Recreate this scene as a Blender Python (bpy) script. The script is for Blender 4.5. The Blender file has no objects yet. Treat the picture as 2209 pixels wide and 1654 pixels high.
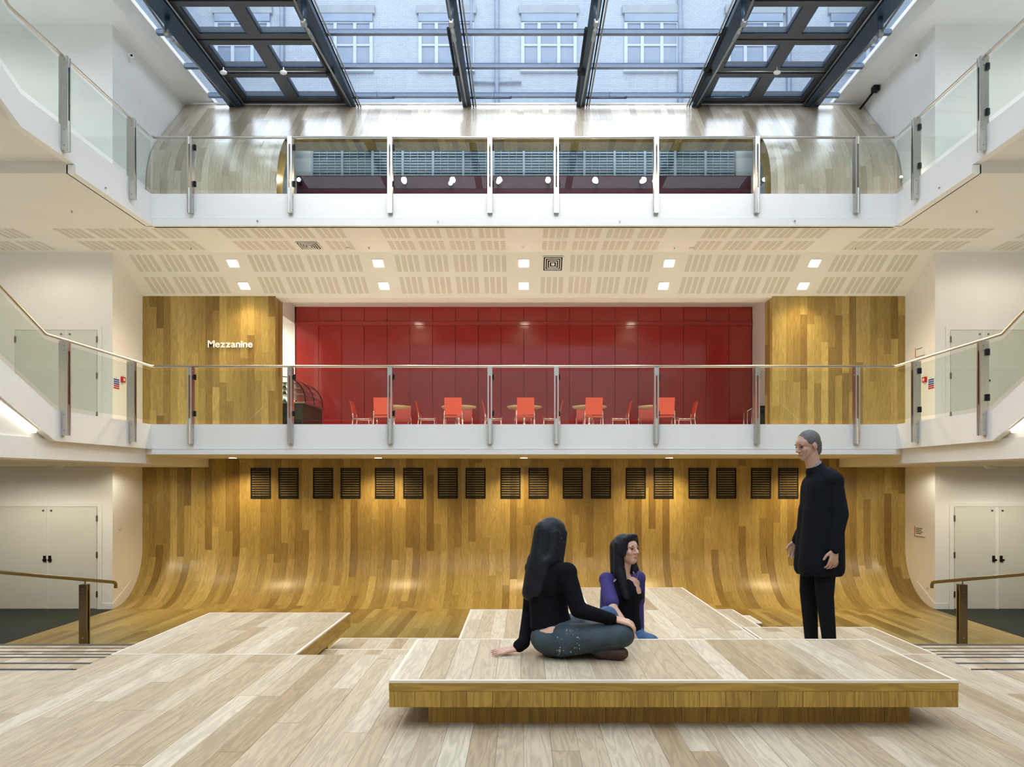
import bpy, bmesh, math, random
from mathutils import Vector, Matrix, Quaternion
random.seed(7)
sc = bpy.context.scene
COL = sc.collection
V = Vector

# ------------------------------------------------------------------ camera, sky, exposure
F, VX, VY, CZ = 1560.0, 1130.0, 1035.0, 2.73          # focal length in px, vanishing point, eye height
cam_d = bpy.data.cameras.new('camera')
cam = bpy.data.objects.new('camera', cam_d); COL.objects.link(cam)
cam.location = (0, 0, CZ); cam.rotation_euler = (math.pi / 2, 0, 0)
cam_d.sensor_fit = 'HORIZONTAL'; cam_d.sensor_width = 36.0
cam_d.lens = F / 2209 * 36.0
cam_d.shift_x = -(VX - 1104.5) / 2209
cam_d.shift_y = (VY - 827.0) / 2209
cam_d.clip_start = 0.05; cam_d.clip_end = 300
sc.camera = cam

world = bpy.data.worlds.new('overcast_sky'); sc.world = world
world.use_nodes = True
wn = world.node_tree.nodes; wl = world.node_tree.links
bg = wn['Background']
bg.inputs['Color'].default_value = (0.84, 0.915, 1.0, 1)
bg.inputs['Strength'].default_value = 4.2
sc.view_settings.view_transform = 'Standard'
sc.view_settings.look = 'None'
sc.view_settings.gamma = 1.0
sc.view_settings.use_curve_mapping = False
sc.view_settings.exposure = 0.0
cy = sc.cycles
cy.max_bounces = 8; cy.diffuse_bounces = 5; cy.glossy_bounces = 3
cy.transmission_bounces = 3; cy.transparent_max_bounces = 14
cy.caustics_reflective = False; cy.caustics_refractive = False
cy.sample_clamp_indirect = 4.0
WARM = (1.0, 0.80, 0.52)
WARMER = (1.0, 0.77, 0.44)
NEUT = (1.0, 0.93, 0.76)

# ------------------------------------------------------------------ helpers
def lin(c):
    return tuple(((x / 255) / 12.92 if x / 255 <= 0.04045 else ((x / 255 + 0.055) / 1.055) ** 2.4) for x in c)

def XW(px, Y): return (px - VX) / F * Y
def ZW(py, Y): return CZ - (py - VY) / F * Y

def mat(name, col, rough=0.5, metal=0.0, noise=0.0, nscale=6.0, spec=0.5, coat=0.0, bump=0.0):
    m = bpy.data.materials.new(name); m.use_nodes = True
    nt = m.node_tree; b = nt.nodes['Principled BSDF']
    b.inputs['Roughness'].default_value = rough
    b.inputs['Metallic'].default_value = metal
    b.inputs['Specular IOR Level'].default_value = spec
    b.inputs['Coat Weight'].default_value = coat
    b.inputs['Coat Roughness'].default_value = 0.08
    b.inputs['Base Color'].default_value = (*col, 1)
    if noise > 0 or bump > 0:
        tc = nt.nodes.new('ShaderNodeTexCoord')
        n = nt.nodes.new('ShaderNodeTexNoise'); n.inputs['Scale'].default_value = nscale
        n.inputs['Detail'].default_value = 4
        nt.links.new(tc.outputs['Object'], n.inputs['Vector'])
        if noise > 0:
            r = nt.nodes.new('ShaderNodeValToRGB')
            lo = tuple(max(0, x * (1 - noise)) for x in col); hi = tuple(min(1, x * (1 + noise)) for x in col)
            r.color_ramp.elements[0].position = 0.3; r.color_ramp.elements[1].position = 0.7
            r.color_ramp.elements[0].color = (*lo, 1); r.color_ramp.elements[1].color = (*hi, 1)
            nt.links.new(n.outputs['Fac'], r.inputs['Fac'])
            nt.links.new(r.outputs['Color'], b.inputs['Base Color'])
        if bump > 0:
            bp = nt.nodes.new('ShaderNodeBump'); bp.inputs['Strength'].default_value = bump
            bp.inputs['Distance'].default_value = 0.01
            nt.links.new(n.outputs['Fac'], bp.inputs['Height'])
            nt.links.new(bp.outputs['Normal'], b.inputs['Normal'])
    return m

def emis(name, col, strength):
    m = bpy.data.materials.new(name); m.use_nodes = True
    nt = m.node_tree; nt.nodes.clear()
    e = nt.nodes.new('ShaderNodeEmission'); o = nt.nodes.new('ShaderNodeOutputMaterial')
    e.inputs['Color'].default_value = (*col, 1); e.inputs['Strength'].default_value = strength
    nt.links.new(e.outputs[0], o.inputs[0])
    return m

def glass(name, tint, refl=1.0, rough=0.0):
    m = bpy.data.materials.new(name); m.use_nodes = True
    nt = m.node_tree; nt.nodes.clear()
    t = nt.nodes.new('ShaderNodeBsdfTransparent'); t.inputs['Color'].default_value = (*tint, 1)
    g = nt.nodes.new('ShaderNodeBsdfGlossy'); g.inputs['Roughness'].default_value = rough
    g.inputs['Color'].default_value = (refl, refl, refl, 1)
    lw = nt.nodes.new('ShaderNodeLayerWeight'); lw.inputs['Blend'].default_value = 0.5
    pw = nt.nodes.new('ShaderNodeMath'); pw.operation = 'POWER'; pw.inputs[1].default_value = 5.0
    nt.links.new(lw.outputs['Facing'], pw.inputs[0])
    fr = nt.nodes.new('ShaderNodeMath'); fr.operation = 'MULTIPLY_ADD'; fr.inputs[1].default_value = 0.92; fr.inputs[2].default_value = 0.04
    nt.links.new(pw.outputs[0], fr.inputs[0])
    mx = nt.nodes.new('ShaderNodeMixShader'); o = nt.nodes.new('ShaderNodeOutputMaterial')
    nt.links.new(fr.outputs[0], mx.inputs['Fac']); nt.links.new(t.outputs[0], mx.inputs[1]); nt.links.new(g.outputs[0], mx.inputs[2])
    nt.links.new(mx.outputs[0], o.inputs[0])
    return m

def wood(name, light, mid, dark, rough=0.38, grain=0.30):
    """oak: UV u runs along the board in metres, v across; 'tint' picks the board's own shade"""
    m = bpy.data.materials.new(name); m.use_nodes = True
    nt = m.node_tree; N = nt.nodes; L = nt.links; b = N['Principled BSDF']
    uv = N.new('ShaderNodeUVMap'); uv.uv_map = 'UVMap'
    mp = N.new('ShaderNodeMapping'); mp.inputs['Scale'].default_value = (0.9, 9.0, 1)
    L.new(uv.outputs[0], mp.inputs['Vector'])
    n1 = N.new('ShaderNodeTexNoise'); n1.inputs['Scale'].default_value = 1.6; n1.inputs['Detail'].default_value = 3
    n1.inputs['Distortion'].default_value = 0.6
    L.new(mp.outputs[0], n1.inputs['Vector'])
    # growth rings: contour lines of a slow noise
    mu = N.new('ShaderNodeMath'); mu.operation = 'MULTIPLY'; mu.inputs[1].default_value = 34.0
    L.new(n1.outputs['Fac'], mu.inputs[0])
    si = N.new('ShaderNodeMath'); si.operation = 'SINE'; L.new(mu.outputs[0], si.inputs[0])
    # fine pores
    mp2 = N.new('ShaderNodeMapping'); mp2.inputs['Scale'].default_value = (5.0, 160.0, 1)
    L.new(uv.outputs[0], mp2.inputs['Vector'])
    n2 = N.new('ShaderNodeTexNoise'); n2.inputs['Scale'].default_value = 1.0; n2.inputs['Detail'].default_value = 2
    L.new(mp2.outputs[0], n2.inputs['Vector'])
    a1 = N.new('ShaderNodeMath'); a1.operation = 'MULTIPLY_ADD'; a1.inputs[1].default_value = 0.22; a1.inputs[2].default_value = 0.5
    L.new(si.outputs[0], a1.inputs[0])
    a2 = N.new('ShaderNodeMath'); a2.operation = 'MULTIPLY_ADD'; a2.inputs[1].default_value = 0.5
    L.new(n2.outputs['Fac'], a2.inputs[0]); L.new(a1.outputs[0], a2.inputs[2])
    at = N.new('ShaderNodeAttribute'); at.attribute_name = 'tint'; at.attribute_type = 'GEOMETRY'
    rp = N.new('ShaderNodeValToRGB'); e = rp.color_ramp.elements
    e[0].color = (*dark, 1); e[1].color = (*light, 1)
    k = rp.color_ramp.elements.new(0.5); k.color = (*mid, 1)
    L.new(at.outputs['Fac'], rp.inputs['Fac'])
    g = N.new('ShaderNodeMapRange'); g.inputs['From Min'].default_value = 0.3; g.inputs['From Max'].default_value = 1.2
    g.inputs['To Min'].default_value = 1 - grain; g.inputs['To Max'].default_value = 1 + grain * 0.35
    L.new(a2.outputs[0], g.inputs['Value'])
    mx = N.new('ShaderNodeVectorMath'); mx.operation = 'SCALE'
    L.new(rp.outputs['Color'], mx.inputs[0]); L.new(g.outputs[0], mx.inputs['Scale'])
    L.new(mx.outputs[0], b.inputs['Base Color'])
    b.inputs['Roughness'].default_value = rough
    b.inputs['Specular IOR Level'].default_value = 0.35
    return m

class MB:
    """collects shapes and links them as ONE mesh object"""
    def __init__(s): s.v = []; s.f = []; s.uv = []; s.t = []; s.sm = []
    def face(s, idx, uv=None, tint=0.5, smooth=False):
        s.f.append(tuple(idx)); s.uv.append(uv); s.t.append(tint); s.sm.append(smooth)
    def poly(s, pts, uv=None, tint=0.5, smooth=False):
        i = len(s.v); s.v += [tuple(p) for p in pts]
        s.face(range(i, i + len(pts)), uv, tint, smooth)
    def box(s, a, b, tint=0.5, M=None):
        (x0, y0, z0), (x1, y1, z1) = a, b
        x0, x1 = min(x0, x1), max(x0, x1); y0, y1 = min(y0, y1), max(y0, y1); z0, z1 = min(z0, z1), max(z0, z1)
        P = [V((x, y, z)) for z in (z0, z1) for y in (y0, y1) for x in (x0, x1)]
        if M is not None: P = [M @ p for p in P]
        i = len(s.v); s.v += [tuple(p) for p in P]
        for q in ((0, 2, 3, 1), (4, 5, 7, 6), (0, 1, 5, 4), (2, 6, 7, 3), (0, 4, 6, 2), (1, 3, 7, 5)):
            s.face([i + k for k in q], None, tint)
        return s
    def beam(s, p0, p1, w, h, up=(0, 0, 1)):
        p0, p1 = V(p0), V(p1); d = (p1 - p0).normalized()
        u = V(up); x = d.cross(u)
        if x.length < 1e-4: x = d.cross(V((1, 0, 0)))
        x.normalize(); z = x.cross(d).normalized()
        i = len(s.v)
        for p in (p0, p1):
            for a, b in ((-1, -1), (1, -1), (1, 1), (-1, 1)):
                s.v.append(tuple(p + x * a * w / 2 + z * b * h / 2))
        for q in ((3, 2, 1, 0), (4, 5, 6, 7), (0, 1, 5, 4), (1, 2, 6, 5), (2, 3, 7, 6), (3, 0, 4, 7)):
            s.face([i + k for k in q])
        return s
    def prism(s, poly, axis, a, b):
        """poly in the two other axes (ordered), extruded along axis from a to b"""
        def P(p, t):
            return (t, p[0], p[1]) if axis == 'x' else ((p[0], t, p[1]) if axis == 'y' else (p[0], p[1], t))
        n = len(poly); i = len(s.v)
        s.v += [P(p, a) for p in poly] + [P(p, b) for p in poly]
        s.face(range(i, i + n)); s.face(range(i + 2 * n - 1, i + n - 1, -1))
        for k in range(n):
            j = (k + 1) % n
            s.face((i + j, i + k, i + n + k, i + n + j))
        return s
    def tube(s, path, r, n=10, caps=True, r1=None):
        path = [V(p) for p in path]; rings = []
        prev = None
        for k, p in enumerate(path):
            if k == 0: d = path[1] - path[0]
            elif k == len(path) - 1: d = path[-1] - path[-2]
            else: d = (path[k + 1] - p).normalized() + (p - path[k - 1]).normalized()
            d.normalize()
            if prev is None:
                x = d.cross(V((0, 0, 1)))
                if x.length < 1e-3: x = d.cross(V((1, 0, 0)))
            else:
                x = prev - d * prev.dot(d)
            x.normalize(); prev = x.copy(); y = d.cross(x)
            rr = r if r1 is None else r + (r1 - r) * k / (len(path) - 1)
            i = len(s.v)
            s.v += [tuple(p + x * math.cos(2 * math.pi * q / n) * rr + y * math.sin(2 * math.pi * q / n) * rr) for q in range(n)]
            rings.append(i)
        for a, b in zip(rings, rings[1:]):
            for q in range(n):
                w = (q + 1) % n
                s.face((a + q, a + w, b + w, b + q), smooth=True)
        if caps:
            s.face(range(rings[0] + n - 1, rings[0] - 1, -1)); s.face(range(rings[-1], rings[-1] + n))
        return s
    def lathe(s, prof, c, n=24, axis=(0, 0, 1)):
        """prof = [(r, h)], turned about axis through c"""
        q = V((0, 0, 1)).rotation_difference(V(axis)); c = V(c); rings = []
        for r, h in prof:
            i = len(s.v); rings.append(i)
            s.v += [tuple(c + q @ V((r * math.cos(2 * math.pi * k / n), r * math.sin(2 * math.pi * k / n), h))) for k in range(n)]
        for a, b in zip(rings, rings[1:]):
            for k in range(n):
                w = (k + 1) % n
                s.face((a + k, a + w, b + w, b + k))
        s.face(range(rings[0] + n - 1, rings[0] - 1, -1)); s.face(range(rings[-1], rings[-1] + n))
        return s
    def ball(s, c, r, n=12, m=8, R=None):
        c = V(c); r = (r, r, r) if isinstance(r, (int, float)) else r
        i = len(s.v)
        for a in range(m + 1):
            th = math.pi * a / m
            for b in range(n):
                ph = 2 * math.pi * b / n
                p = V((r[0] * math.sin(th) * math.cos(ph), r[1] * math.sin(th) * math.sin(ph), r[2] * math.cos(th)))
                s.v.append(tuple(c + (R @ p if R is not None else p)))
        for a in range(m):
            for b in range(n):
                w = (b + 1) % n
                s.face((i + a * n + b, i + (a + 1) * n + b, i + (a + 1) * n + w, i + a * n + w), smooth=True)
        return s
    def build(s, name, m, parent=None, loc=None, smooth=None):
        me = bpy.data.meshes.new(name)
        me.from_pydata(s.v, [], s.f)
        if any(u is not None for u in s.uv):
            ul = me.uv_layers.new(name='UVMap')
            for p in me.polygons:
                u = s.uv[p.index]
                if u is not None:
                    for li, q in zip(p.loop_indices, u): ul.data[li].uv = q
            at = me.attributes.new('tint', 'FLOAT', 'FACE')
            at.data.foreach_set('value', s.t)
        me.polygons.foreach_set('use_smooth', [bool(x) if smooth is None else smooth for x in s.sm])
        me.update()
        me.materials.append(m)
        o = bpy.data.objects.new(name, me); COL.objects.link(o)
        if loc is not None: o.location = loc
        if parent is not None: o.parent = parent
        return o

def empty(name, loc=(0, 0, 0), rz=0):
    o = bpy.data.objects.new(name, None); COL.objects.link(o)
    o.empty_display_size = 0.1
    o.location = loc; o.rotation_euler = (0, 0, rz)
    return o
def tag(o, label, cat, group=None):
    o['label'] = label; o['category'] = cat
    if group: o['group'] = group
    return o
def struct(o, label=None):
    o['kind'] = 'structure'
    if label: o['label'] = label
    return o
def kids(o): return [c for c in bpy.data.objects if c.parent == o]
def copy_tree(o, parent=None):
    c = o.copy(); COL.objects.link(c)
    if parent is not None:
        c.parent = parent
    for ch in CH.get(o.name, kids(o)): copy_tree(ch, c)
    return c
CH = {}
def light(name, kind, loc, power, col, parent=None, **kw):
    d = bpy.data.lights.new(name, kind); d.energy = power; d.color = col
    for k, v in kw.items():
        if k not in ('rot', 'aim'): setattr(d, k, v)
    o = bpy.data.objects.new(name, d); COL.objects.link(o); o.location = loc
    if 'aim' in kw:
        o.rotation_euler = (V(kw['aim']) - V(loc)).to_track_quat('-Z', 'Y').to_euler()
    if parent is not None: o.parent = parent
    return o

# ------------------------------------------------------------------ materials
M_WHITE = mat('white_paint', (0.86, 0.85, 0.82), 0.6, noise=0.02, nscale=1.5)
M_CEIL = mat('ceiling_paint', (0.80, 0.78, 0.72), 0.8, noise=0.02, nscale=1.2)
M_SLOT = mat('perforated_board', (0.62, 0.59, 0.51), 0.9, noise=0.05, nscale=300)
M_DOOR = mat('door_paint', (0.72, 0.72, 0.66), 0.45, noise=0.02, nscale=2)
M_OAK = wood('golden_oak', (0.52, 0.37, 0.118), (0.40, 0.272, 0.076), (0.25, 0.155, 0.040), 0.33, 0.34)
M_OAKH = wood('lacquered_oak_daylit', (0.60, 0.515, 0.40), (0.48, 0.40, 0.30), (0.33, 0.26, 0.18), 0.35, 0.25)  # hood oak lightened and greyed: cool daylight put into the colour
_b = M_OAKH.node_tree.nodes['Principled BSDF']; _b.inputs['Coat Weight'].default_value = 1.0; _b.inputs['Coat Roughness'].default_value = 0.22; _b.inputs['Coat IOR'].default_value = 1.75
M_DAYLIT = wood('daylit_oak', (0.64, 0.535, 0.39), (0.52, 0.405, 0.270), (0.39, 0.275, 0.155), 0.5, 0.33)  # same oak as the walls, with daylight painted in as a paler colour
M_END = wood('end_grain_oak_shaded', (0.50, 0.30, 0.060), (0.42, 0.245, 0.045), (0.33, 0.18, 0.030), 0.5, 0.45)  # darker for end grain, and for shade on upright faces put into the colour
M_TRIM = mat('pale_edge_strip', (0.74, 0.64, 0.52), 0.4, noise=0.05, nscale=8)
M_SUB = mat('dark_joint', (0.30, 0.21, 0.12), 0.9, noise=0.1, nscale=5)
M_CARPET = mat('green_grey_carpet', (0.024, 0.029, 0.022), 0.95, noise=0.25, nscale=120, bump=0.3)
M_STEEL = mat('brushed_steel', (0.60, 0.57, 0.52), 0.28, 1.0, noise=0.05, nscale=40)
M_BRONZE = mat('dark_steel', (0.30, 0.27, 0.22), 0.3, 1.0, noise=0.06, nscale=40)
M_BLACK = mat('black_metal', (0.008, 0.008, 0.010), 0.6, spec=0.2, noise=0.1, nscale=30)
M_BLUE = mat('blue_grey_steel', (0.035, 0.065, 0.105), 0.4, 0.3, noise=0.1, nscale=10)
M_PURLIN = mat('purlin_grey_blue', (0.14, 0.18, 0.25), 0.4, 0.2, noise=0.08, nscale=10)
M_FRAME = mat('vent_frame_grey', (0.075, 0.08, 0.095), 0.45, 0.2, noise=0.08, nscale=10)
M_ROD = mat('tie_rod_steel', (0.32, 0.32, 0.30), 0.4, 0.8, noise=0.08, nscale=30)
M_RED = mat('glossy_red_panel', (0.33, 0.024, 0.024), 0.14, noise=0.06, nscale=1.2, coat=0.35)
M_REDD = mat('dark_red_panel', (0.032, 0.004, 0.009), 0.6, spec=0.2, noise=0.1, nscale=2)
M_CHAIR = mat('orange_red_shell', (0.62, 0.07, 0.035), 0.4, noise=0.05, nscale=5)
M_CHROME = mat('chrome', (0.85, 0.84, 0.80), 0.12, 1.0, noise=0.02, nscale=20)
M_TABLE = mat('beech_top', (0.62, 0.47, 0.28), 0.4, noise=0.1, nscale=12)
M_NOSE = mat('dark_nosing', (0.015, 0.025, 0.045), 0.6, noise=0.2, nscale=60)
M_GLASS = glass('balustrade_glass', (0.955, 0.985, 0.955), 0.35)
M_SKYG = glass('skylight_glass', (0.93, 0.965, 1.0), 0.6)
M_DISP = glass('display_glass', (0.85, 0.93, 0.90), 1.0)
M_LAMP = emis('lamp_face', (1.0, 0.88, 0.66), 26.0)
M_SPOT = emis('bright_spot', (1.0, 0.86, 0.62), 160.0)
M_STRIP = emis('strip_light', (1.0, 0.93, 0.78), 4.0)
M_SIGN = mat('sign_white', (0.88, 0.88, 0.86), 0.4, noise=0.01)
M_REDSIGN = mat('sign_red', (0.55, 0.03, 0.03), 0.4, noise=0.03)
M_BLUESIGN = mat('sign_blue', (0.03, 0.08, 0.40), 0.4, noise=0.03)
M_DARKSIGN = mat('sign_dark', (0.04, 0.04, 0.03), 0.5, noise=0.03)
M_BLIND = mat('blue_grey_blind', (0.42, 0.52, 0.60), 0.6, noise=0.05, nscale=3)
M_MULL = mat('pale_mullion', (0.62, 0.72, 0.80), 0.5, noise=0.03)
M_BROWN = mat('dark_counter', (0.035, 0.028, 0.018), 0.4, noise=0.15, nscale=8)
M_GREEN = mat('green_bottles', (0.10, 0.38, 0.20), 0.25, noise=0.1, nscale=8)
M_PLASTIC = mat('white_plastic', (0.80, 0.79, 0.75), 0.4, noise=0.02)

# ------------------------------------------------------------------ boards
def boards(parent, surf, v0, v1, width, spans, length, m, segs=1, name='plank', gap=0.0014, thick=0.012,
           max_parts=300, rank=None, jitter=0.0008, tint=(0.0, 1.0), phase=0.0):
    """lay boards on surf(u, v) -> (point, normal); spans(va, vb) gives the (ua, ub) stretches of a row.
    each board is a part of its own; past max_parts the rest is one stuff part"""
    out = []
    n = max(1, round((v1 - v0) / width)); w = (v1 - v0) / n
    for i in range(n):
        va, vb = v0 + i * w, v0 + (i + 1) * w
        for ua, ub in spans(va, vb):
            u = ua - random.uniform(0, 0.9) * length
            while u < ub - 1e-4:
                L = length * random.uniform(0.6, 1.45)
                a, b = max(u, ua), min(u + L, ub)
                u += L
                if b - a < 0.02: continue
                if ub - b < 0.12: b = ub; u = ub + 1
                out.append((a, b, va, vb))
    if rank: out.sort(key=rank)
    rest = MB(); made = 0
    for (a, b, va, vb) in out:
        mb = MB() if made < max_parts else rest
        g = gap / 2; t = min(1, max(0, random.gauss(0.5, 0.28))); t = tint[0] + (tint[1] - tint[0]) * t
        up = random.uniform(-jitter, jitter)
        ou, ov = random.uniform(0, 60), random.uniform(0, 60)
        k = segs(a, b) if callable(segs) else segs
        top = []
        for q in range(k + 1):
            uu = a + g + (b - a - 2 * g) * q / k
            p0, n0 = surf(uu, va + g); p1, n1 = surf(uu, vb - g)
            top.append((p0 + n0 * up, p1 + n1 * up, n0, uu))
        i0 = len(mb.v)
        for p0, p1, nn, uu in top: mb.v += [tuple(p0), tuple(p1)]
        for q in range(k):
            j = i0 + 2 * q
            u0, u1 = top[q][3] - a + ou, top[q + 1][3] - a + ou
            mb.face((j, j + 1, j + 3, j + 2), [(u0, ov), (u0, ov + w), (u1, ov + w), (u1, ov)], t, k > 1)
        for side in (0, 1):
            i1 = len(mb.v)
            for tp in top:
                mb.v += [tuple(tp[side]), tuple(tp[side] - tp[2] * thick)]
            for q in range(k):
                j = i1 + 2 * q
                f = (j, j + 2, j + 3, j + 1) if side == 0 else (j + 1, j + 3, j + 2, j)
                mb.face(f, [(ou + q * .1, ov), (ou + q * .1 + .1, ov), (ou + q * .1 + .1, ov + .01), (ou + q * .1, ov + .01)], t)
        for q in (0, k):
            p0, p1, nn, uu = top[q]
            mb.poly([p0, p1, p1 - nn * thick, p0 - nn * thick], [(ou, ov), (ou, ov + w), (ou + .01, ov + w), (ou + .01, ov)], t)
        if made < max_parts: mb.build(name, m, parent)
        made += 1
    if rest.v:
        r = rest.build(name + '_field', m, parent); r['kind'] = 'stuff'

def flat_z(z):            # boards running in depth (u = y, v = x), face up
    return lambda u, v: (V((v, u, z)), V((0, 0, 1)))
def face_y(y, nrm=-1):    # boards running up a wall that faces the camera (u = z, v = x)
    return lambda u, v: (V((v, y, u)), V((0, nrm, 0)))

# ------------------------------------------------------------------ levels and plan (metres)
ZA = 1.345                 # raised deck in the foreground
ZM, ZU = 3.785, 8.15       # mezzanine and upper floors
YF = 13.70                 # front edge of both balconies
YD = 15.30                 # wall with the doors
YB = 16.50                 # back wall of the recess
WF, WR, WO = 7.06, 8.70, 12.6
ZSOF, ZSOF2 = 3.213, 3.02  # soffits under the mezzanine
ZC = 7.54                  # ceiling under the upper floor
ZTOP = 12.36               # ceiling beside the skylight
YREAR = -10.0

# ------------------------------------------------------------------ room shell
struct(MB().box((-WO, YREAR, -0.25), (WO, YD, -0.02)).box((-WR, YD, -0.25), (WR, YB + .2, -0.02)).build('floor', M_SUB), 'concrete slab under the oak floor')
for s, nm in ((-1, 'left'), (1, 'right')):
    b = MB()
    b.box((s * WR, YD, -.02), (s * WO, YD + .2, ZTOP + .1))                 # wall that holds the doors
    struct(b.build('wall_' + nm, M_WHITE), 'white wall with doors beside the recess, %s side' % nm)
    b = MB()
    b.box((s * WR, YD + .2, -.02), (s * (WR + .2), 20.8, 13.2))            # cheek of the recess
    struct(b.build('wall_recess_' + nm, M_WHITE), 'white return wall of the recess, %s side' % nm)
    struct(MB().box((s * WO, YREAR, -.02), (s * (WO + .2), YD + .2, ZTOP + .1)).build('wall_outer_' + nm, M_WHITE))
    # ceiling beside the skylight, and the sloping white reveal up to the glass
    xo0, xo1, xi = 8.27 - 0.0, 8.67, 8.05
    c = MB()
    c.poly([(s * 8.27, YREAR, ZTOP), (s * 8.27, 14.56, ZTOP), (s * WR, 15.3, ZTOP), (s * WO, 15.3, ZTOP), (s * WO, YREAR, ZTOP)])
    c.poly([(s * 8.27, 14.56, ZTOP), (s * 8.67, 18.6, ZTOP), (s * WR, 18.6, ZTOP), (s * WR, 15.3, ZTOP)])
    c.poly([(s * 8.67, 18.6, ZTOP), (s * 8.67, 20.8, ZTOP), (s * WR, 20.8, ZTOP), (s * WR, 18.6, ZTOP)])
    c.poly([(s * 8.27, YREAR, ZTOP), (s * 8.27, 14.56, ZTOP), (s * xi, 14.56, ZTOP + .19), (s * xi, YREAR, ZTOP + .19)])
    c.poly([(s * 8.27, 14.56, ZTOP), (s * 8.67, 18.6, ZTOP), (s * xi, 18.6, ZTOP + .19), (s * xi, 14.56, ZTOP + .19)])
    c.poly([(s * 8.67, 18.6, ZTOP), (s * 8.67, 20.8, ZTOP), (s * xi, 20.8, ZTOP + .19), (s * xi, 18.6, ZTOP + .19)])
    c.box((s * xi, YREAR, ZTOP + .19), (s * 8.7, 20.8, ZTOP + .30)); c.box((s * 8.28, YREAR, ZTOP + .01), (s * WO, 15.3, ZTOP + .2))
    struct(c.build('ceiling_' + nm, M_WHITE), 'white ceiling and sloping reveal beside the skylight, %s side' % nm)
struct(MB().box((-WO, YREAR - .2, -.02), (WO, YREAR, ZTOP + .3)).build('wall_rear', M_WHITE))
struct(MB().box((-WR, 20.6, 0), (WR, 20.8, 12.9)).build('wall_back_upper', M_WHITE))

# mezzanine and upper floor slabs
b = MB()
b.box((-WO, YF + .02, ZSOF), (WO, 20.6, ZM - .01))
b.box((-WO, YREAR, ZSOF + .1), (-WF - .13, YF + .1, ZM - .01)).box((WF + .13, YREAR, ZSOF + .1), (WO, YF + .1, ZM - .01))
struct(b.build('floor_mezzanine', M_WHITE), 'mezzanine floor slab')
for s, nm in ((-1, 'left'), (1, 'right')):
    struct(MB().box((s * 7.19, YREAR, ZSOF2), (s * WO, YD, ZSOF + .12)).box((s * 7.19, YD - .01, ZSOF2), (s * WR, YB, ZSOF + .02)).build('ceiling_lower_' + nm, M_CEIL), 'lowered ceiling under the mezzanine, %s side' % nm)
# fascias
def fascia(nm, zt, zb, lip):
    b = MB(); b.box((-WF, YF, zb), (WF, YF + .1, zt))
    struct(b.build('trim_' + nm + '_front', M_WHITE), 'white fascia along the front of the %s floor' % nm)
    struct(MB().box((-WF + .02, YF - .025, lip), (WF - .02, YF + .1, zb - .012)).build('trim_' + nm + '_lip', M_WHITE), 'white lower lip of the %s fascia' % nm)
fascia('mezzanine', ZM, 3.318, ZSOF)
fascia('upper', ZU, 7.69, ZC)
for s, nm in ((-1, 'left'), (1, 'right')):
    struct(MB().box((s * WF, 10.90, 3.318), (s * (WF + .12), YF + .1, ZM)).box((s * (WF + .1), YREAR, ZSOF2 + .02), (s * (WF + .14), YF, 3.35)).build('trim_mezzanine_' + nm, M_WHITE), 'white fascia of the mezzanine, %s side' % nm)
    struct(MB().box((s * WF, 10.15, 7.69), (s * (WF + .12), YF + .1, ZU)).build('trim_upper_' + nm, M_WHITE), 'white fascia of the upper floor, %s side' % nm)
    struct(MB().box((s * (WF - .025), 11.35, ZC), (s * (WF + .12), YF, 7.676)).build('trim_upper_lip_' + nm, M_WHITE), 'white lower lip of the upper fascia, %s side' % nm)
    b = MB()
    b.box((s * (WF + .1), 11.35, ZC), (s * WO, YD, ZU - .01)).box((s * (WF + .1), YREAR, 7.73), (s * WO, 11.36, ZU - .01))
    struct(b.build('floor_upper_' + nm, M_CEIL), 'upper floor slab, %s side' % nm)

# ceiling under the upper floor: flat, then sloping down to the bulkhead over the cafe
SL = (6.90 - ZC) / (16.55 - YD)
def zslope(y): return ZC + SL * (y - YD)
b = MB()
b.prism([(YF + .05, ZC), (YD, ZC), (YD, ZU - .01), (YF + .05, ZU - .01)], 'x', -WF - .1, WF + .1)
b.prism([(YD, ZC), (16.55, 6.90), (17.0, 6.90), (17.0, ZU - .01), (YD, ZU - .01)], 'x', -WR, WR)
ceil_main = struct(b.build('ceiling', M_CEIL), 'cream ceiling under the upper floor with slotted acoustic boards')
struct(MB().box((-WR, 17.0, 7.42), (WR, 20.6, ZU - .01)).build('ceiling_cafe', M_CEIL), 'ceiling over the cafe')
# acoustic slots
bays = []
for k in range(-6, 6):
    for q in range(4):
        bays.append((k * 3.13 + 0.626 * (q + 1), k, q))
def slots(rows, flat):
    for (ya, yb, row) in rows:
        for xc, k, q in bays:
            lim = 12.0 if flat else 8.45
            if abs(xc) > lim: continue
            if not flat and abs(xc - 0.626) < .1 and row == 3: continue
            if flat and row == 2 and abs(xc + 4.38) < .1: continue
            for j in range(4):
                x0 = xc - .25 + j * .135
                m = MB()
                if flat: m.box((x0, ya, ZC - .004), (x0 + .092, yb, ZC + .01))
                else:
                    P = [(ya, zslope(ya) - .004), (yb, zslope(yb) - .004), (yb, zslope(yb) + .01), (ya, zslope(ya) + .01)]
                    m.prism(P, 'x', x0, x0 + .092)
                m.build('acoustic_slot', M_SLOT, ceil_main if (abs(xc) < 7.3 or not flat) else (side_ceil[0] if xc < 0 else side_ceil[1]))
side_ceil = [bpy.data.objects['floor_upper_left'], bpy.data.objects['floor_upper_right']]
ceil_slope = struct(MB().prism([(YD, ZC - .0015), (16.55, 6.8985), (16.55, 6.91), (YD, ZC + .01)], 'x', -WR + .01, WR - .01).build('ceiling_slope', M_CEIL), 'sloping part of the cream ceiling above the cafe front')
_c = ceil_main
slots([(13.84, 14.38, 1), (14.58, 15.12, 2)], True)
ceil_main = ceil_slope
slots([(15.36, 15.80, 3), (15.95, 16.42, 4)], False)
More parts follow.
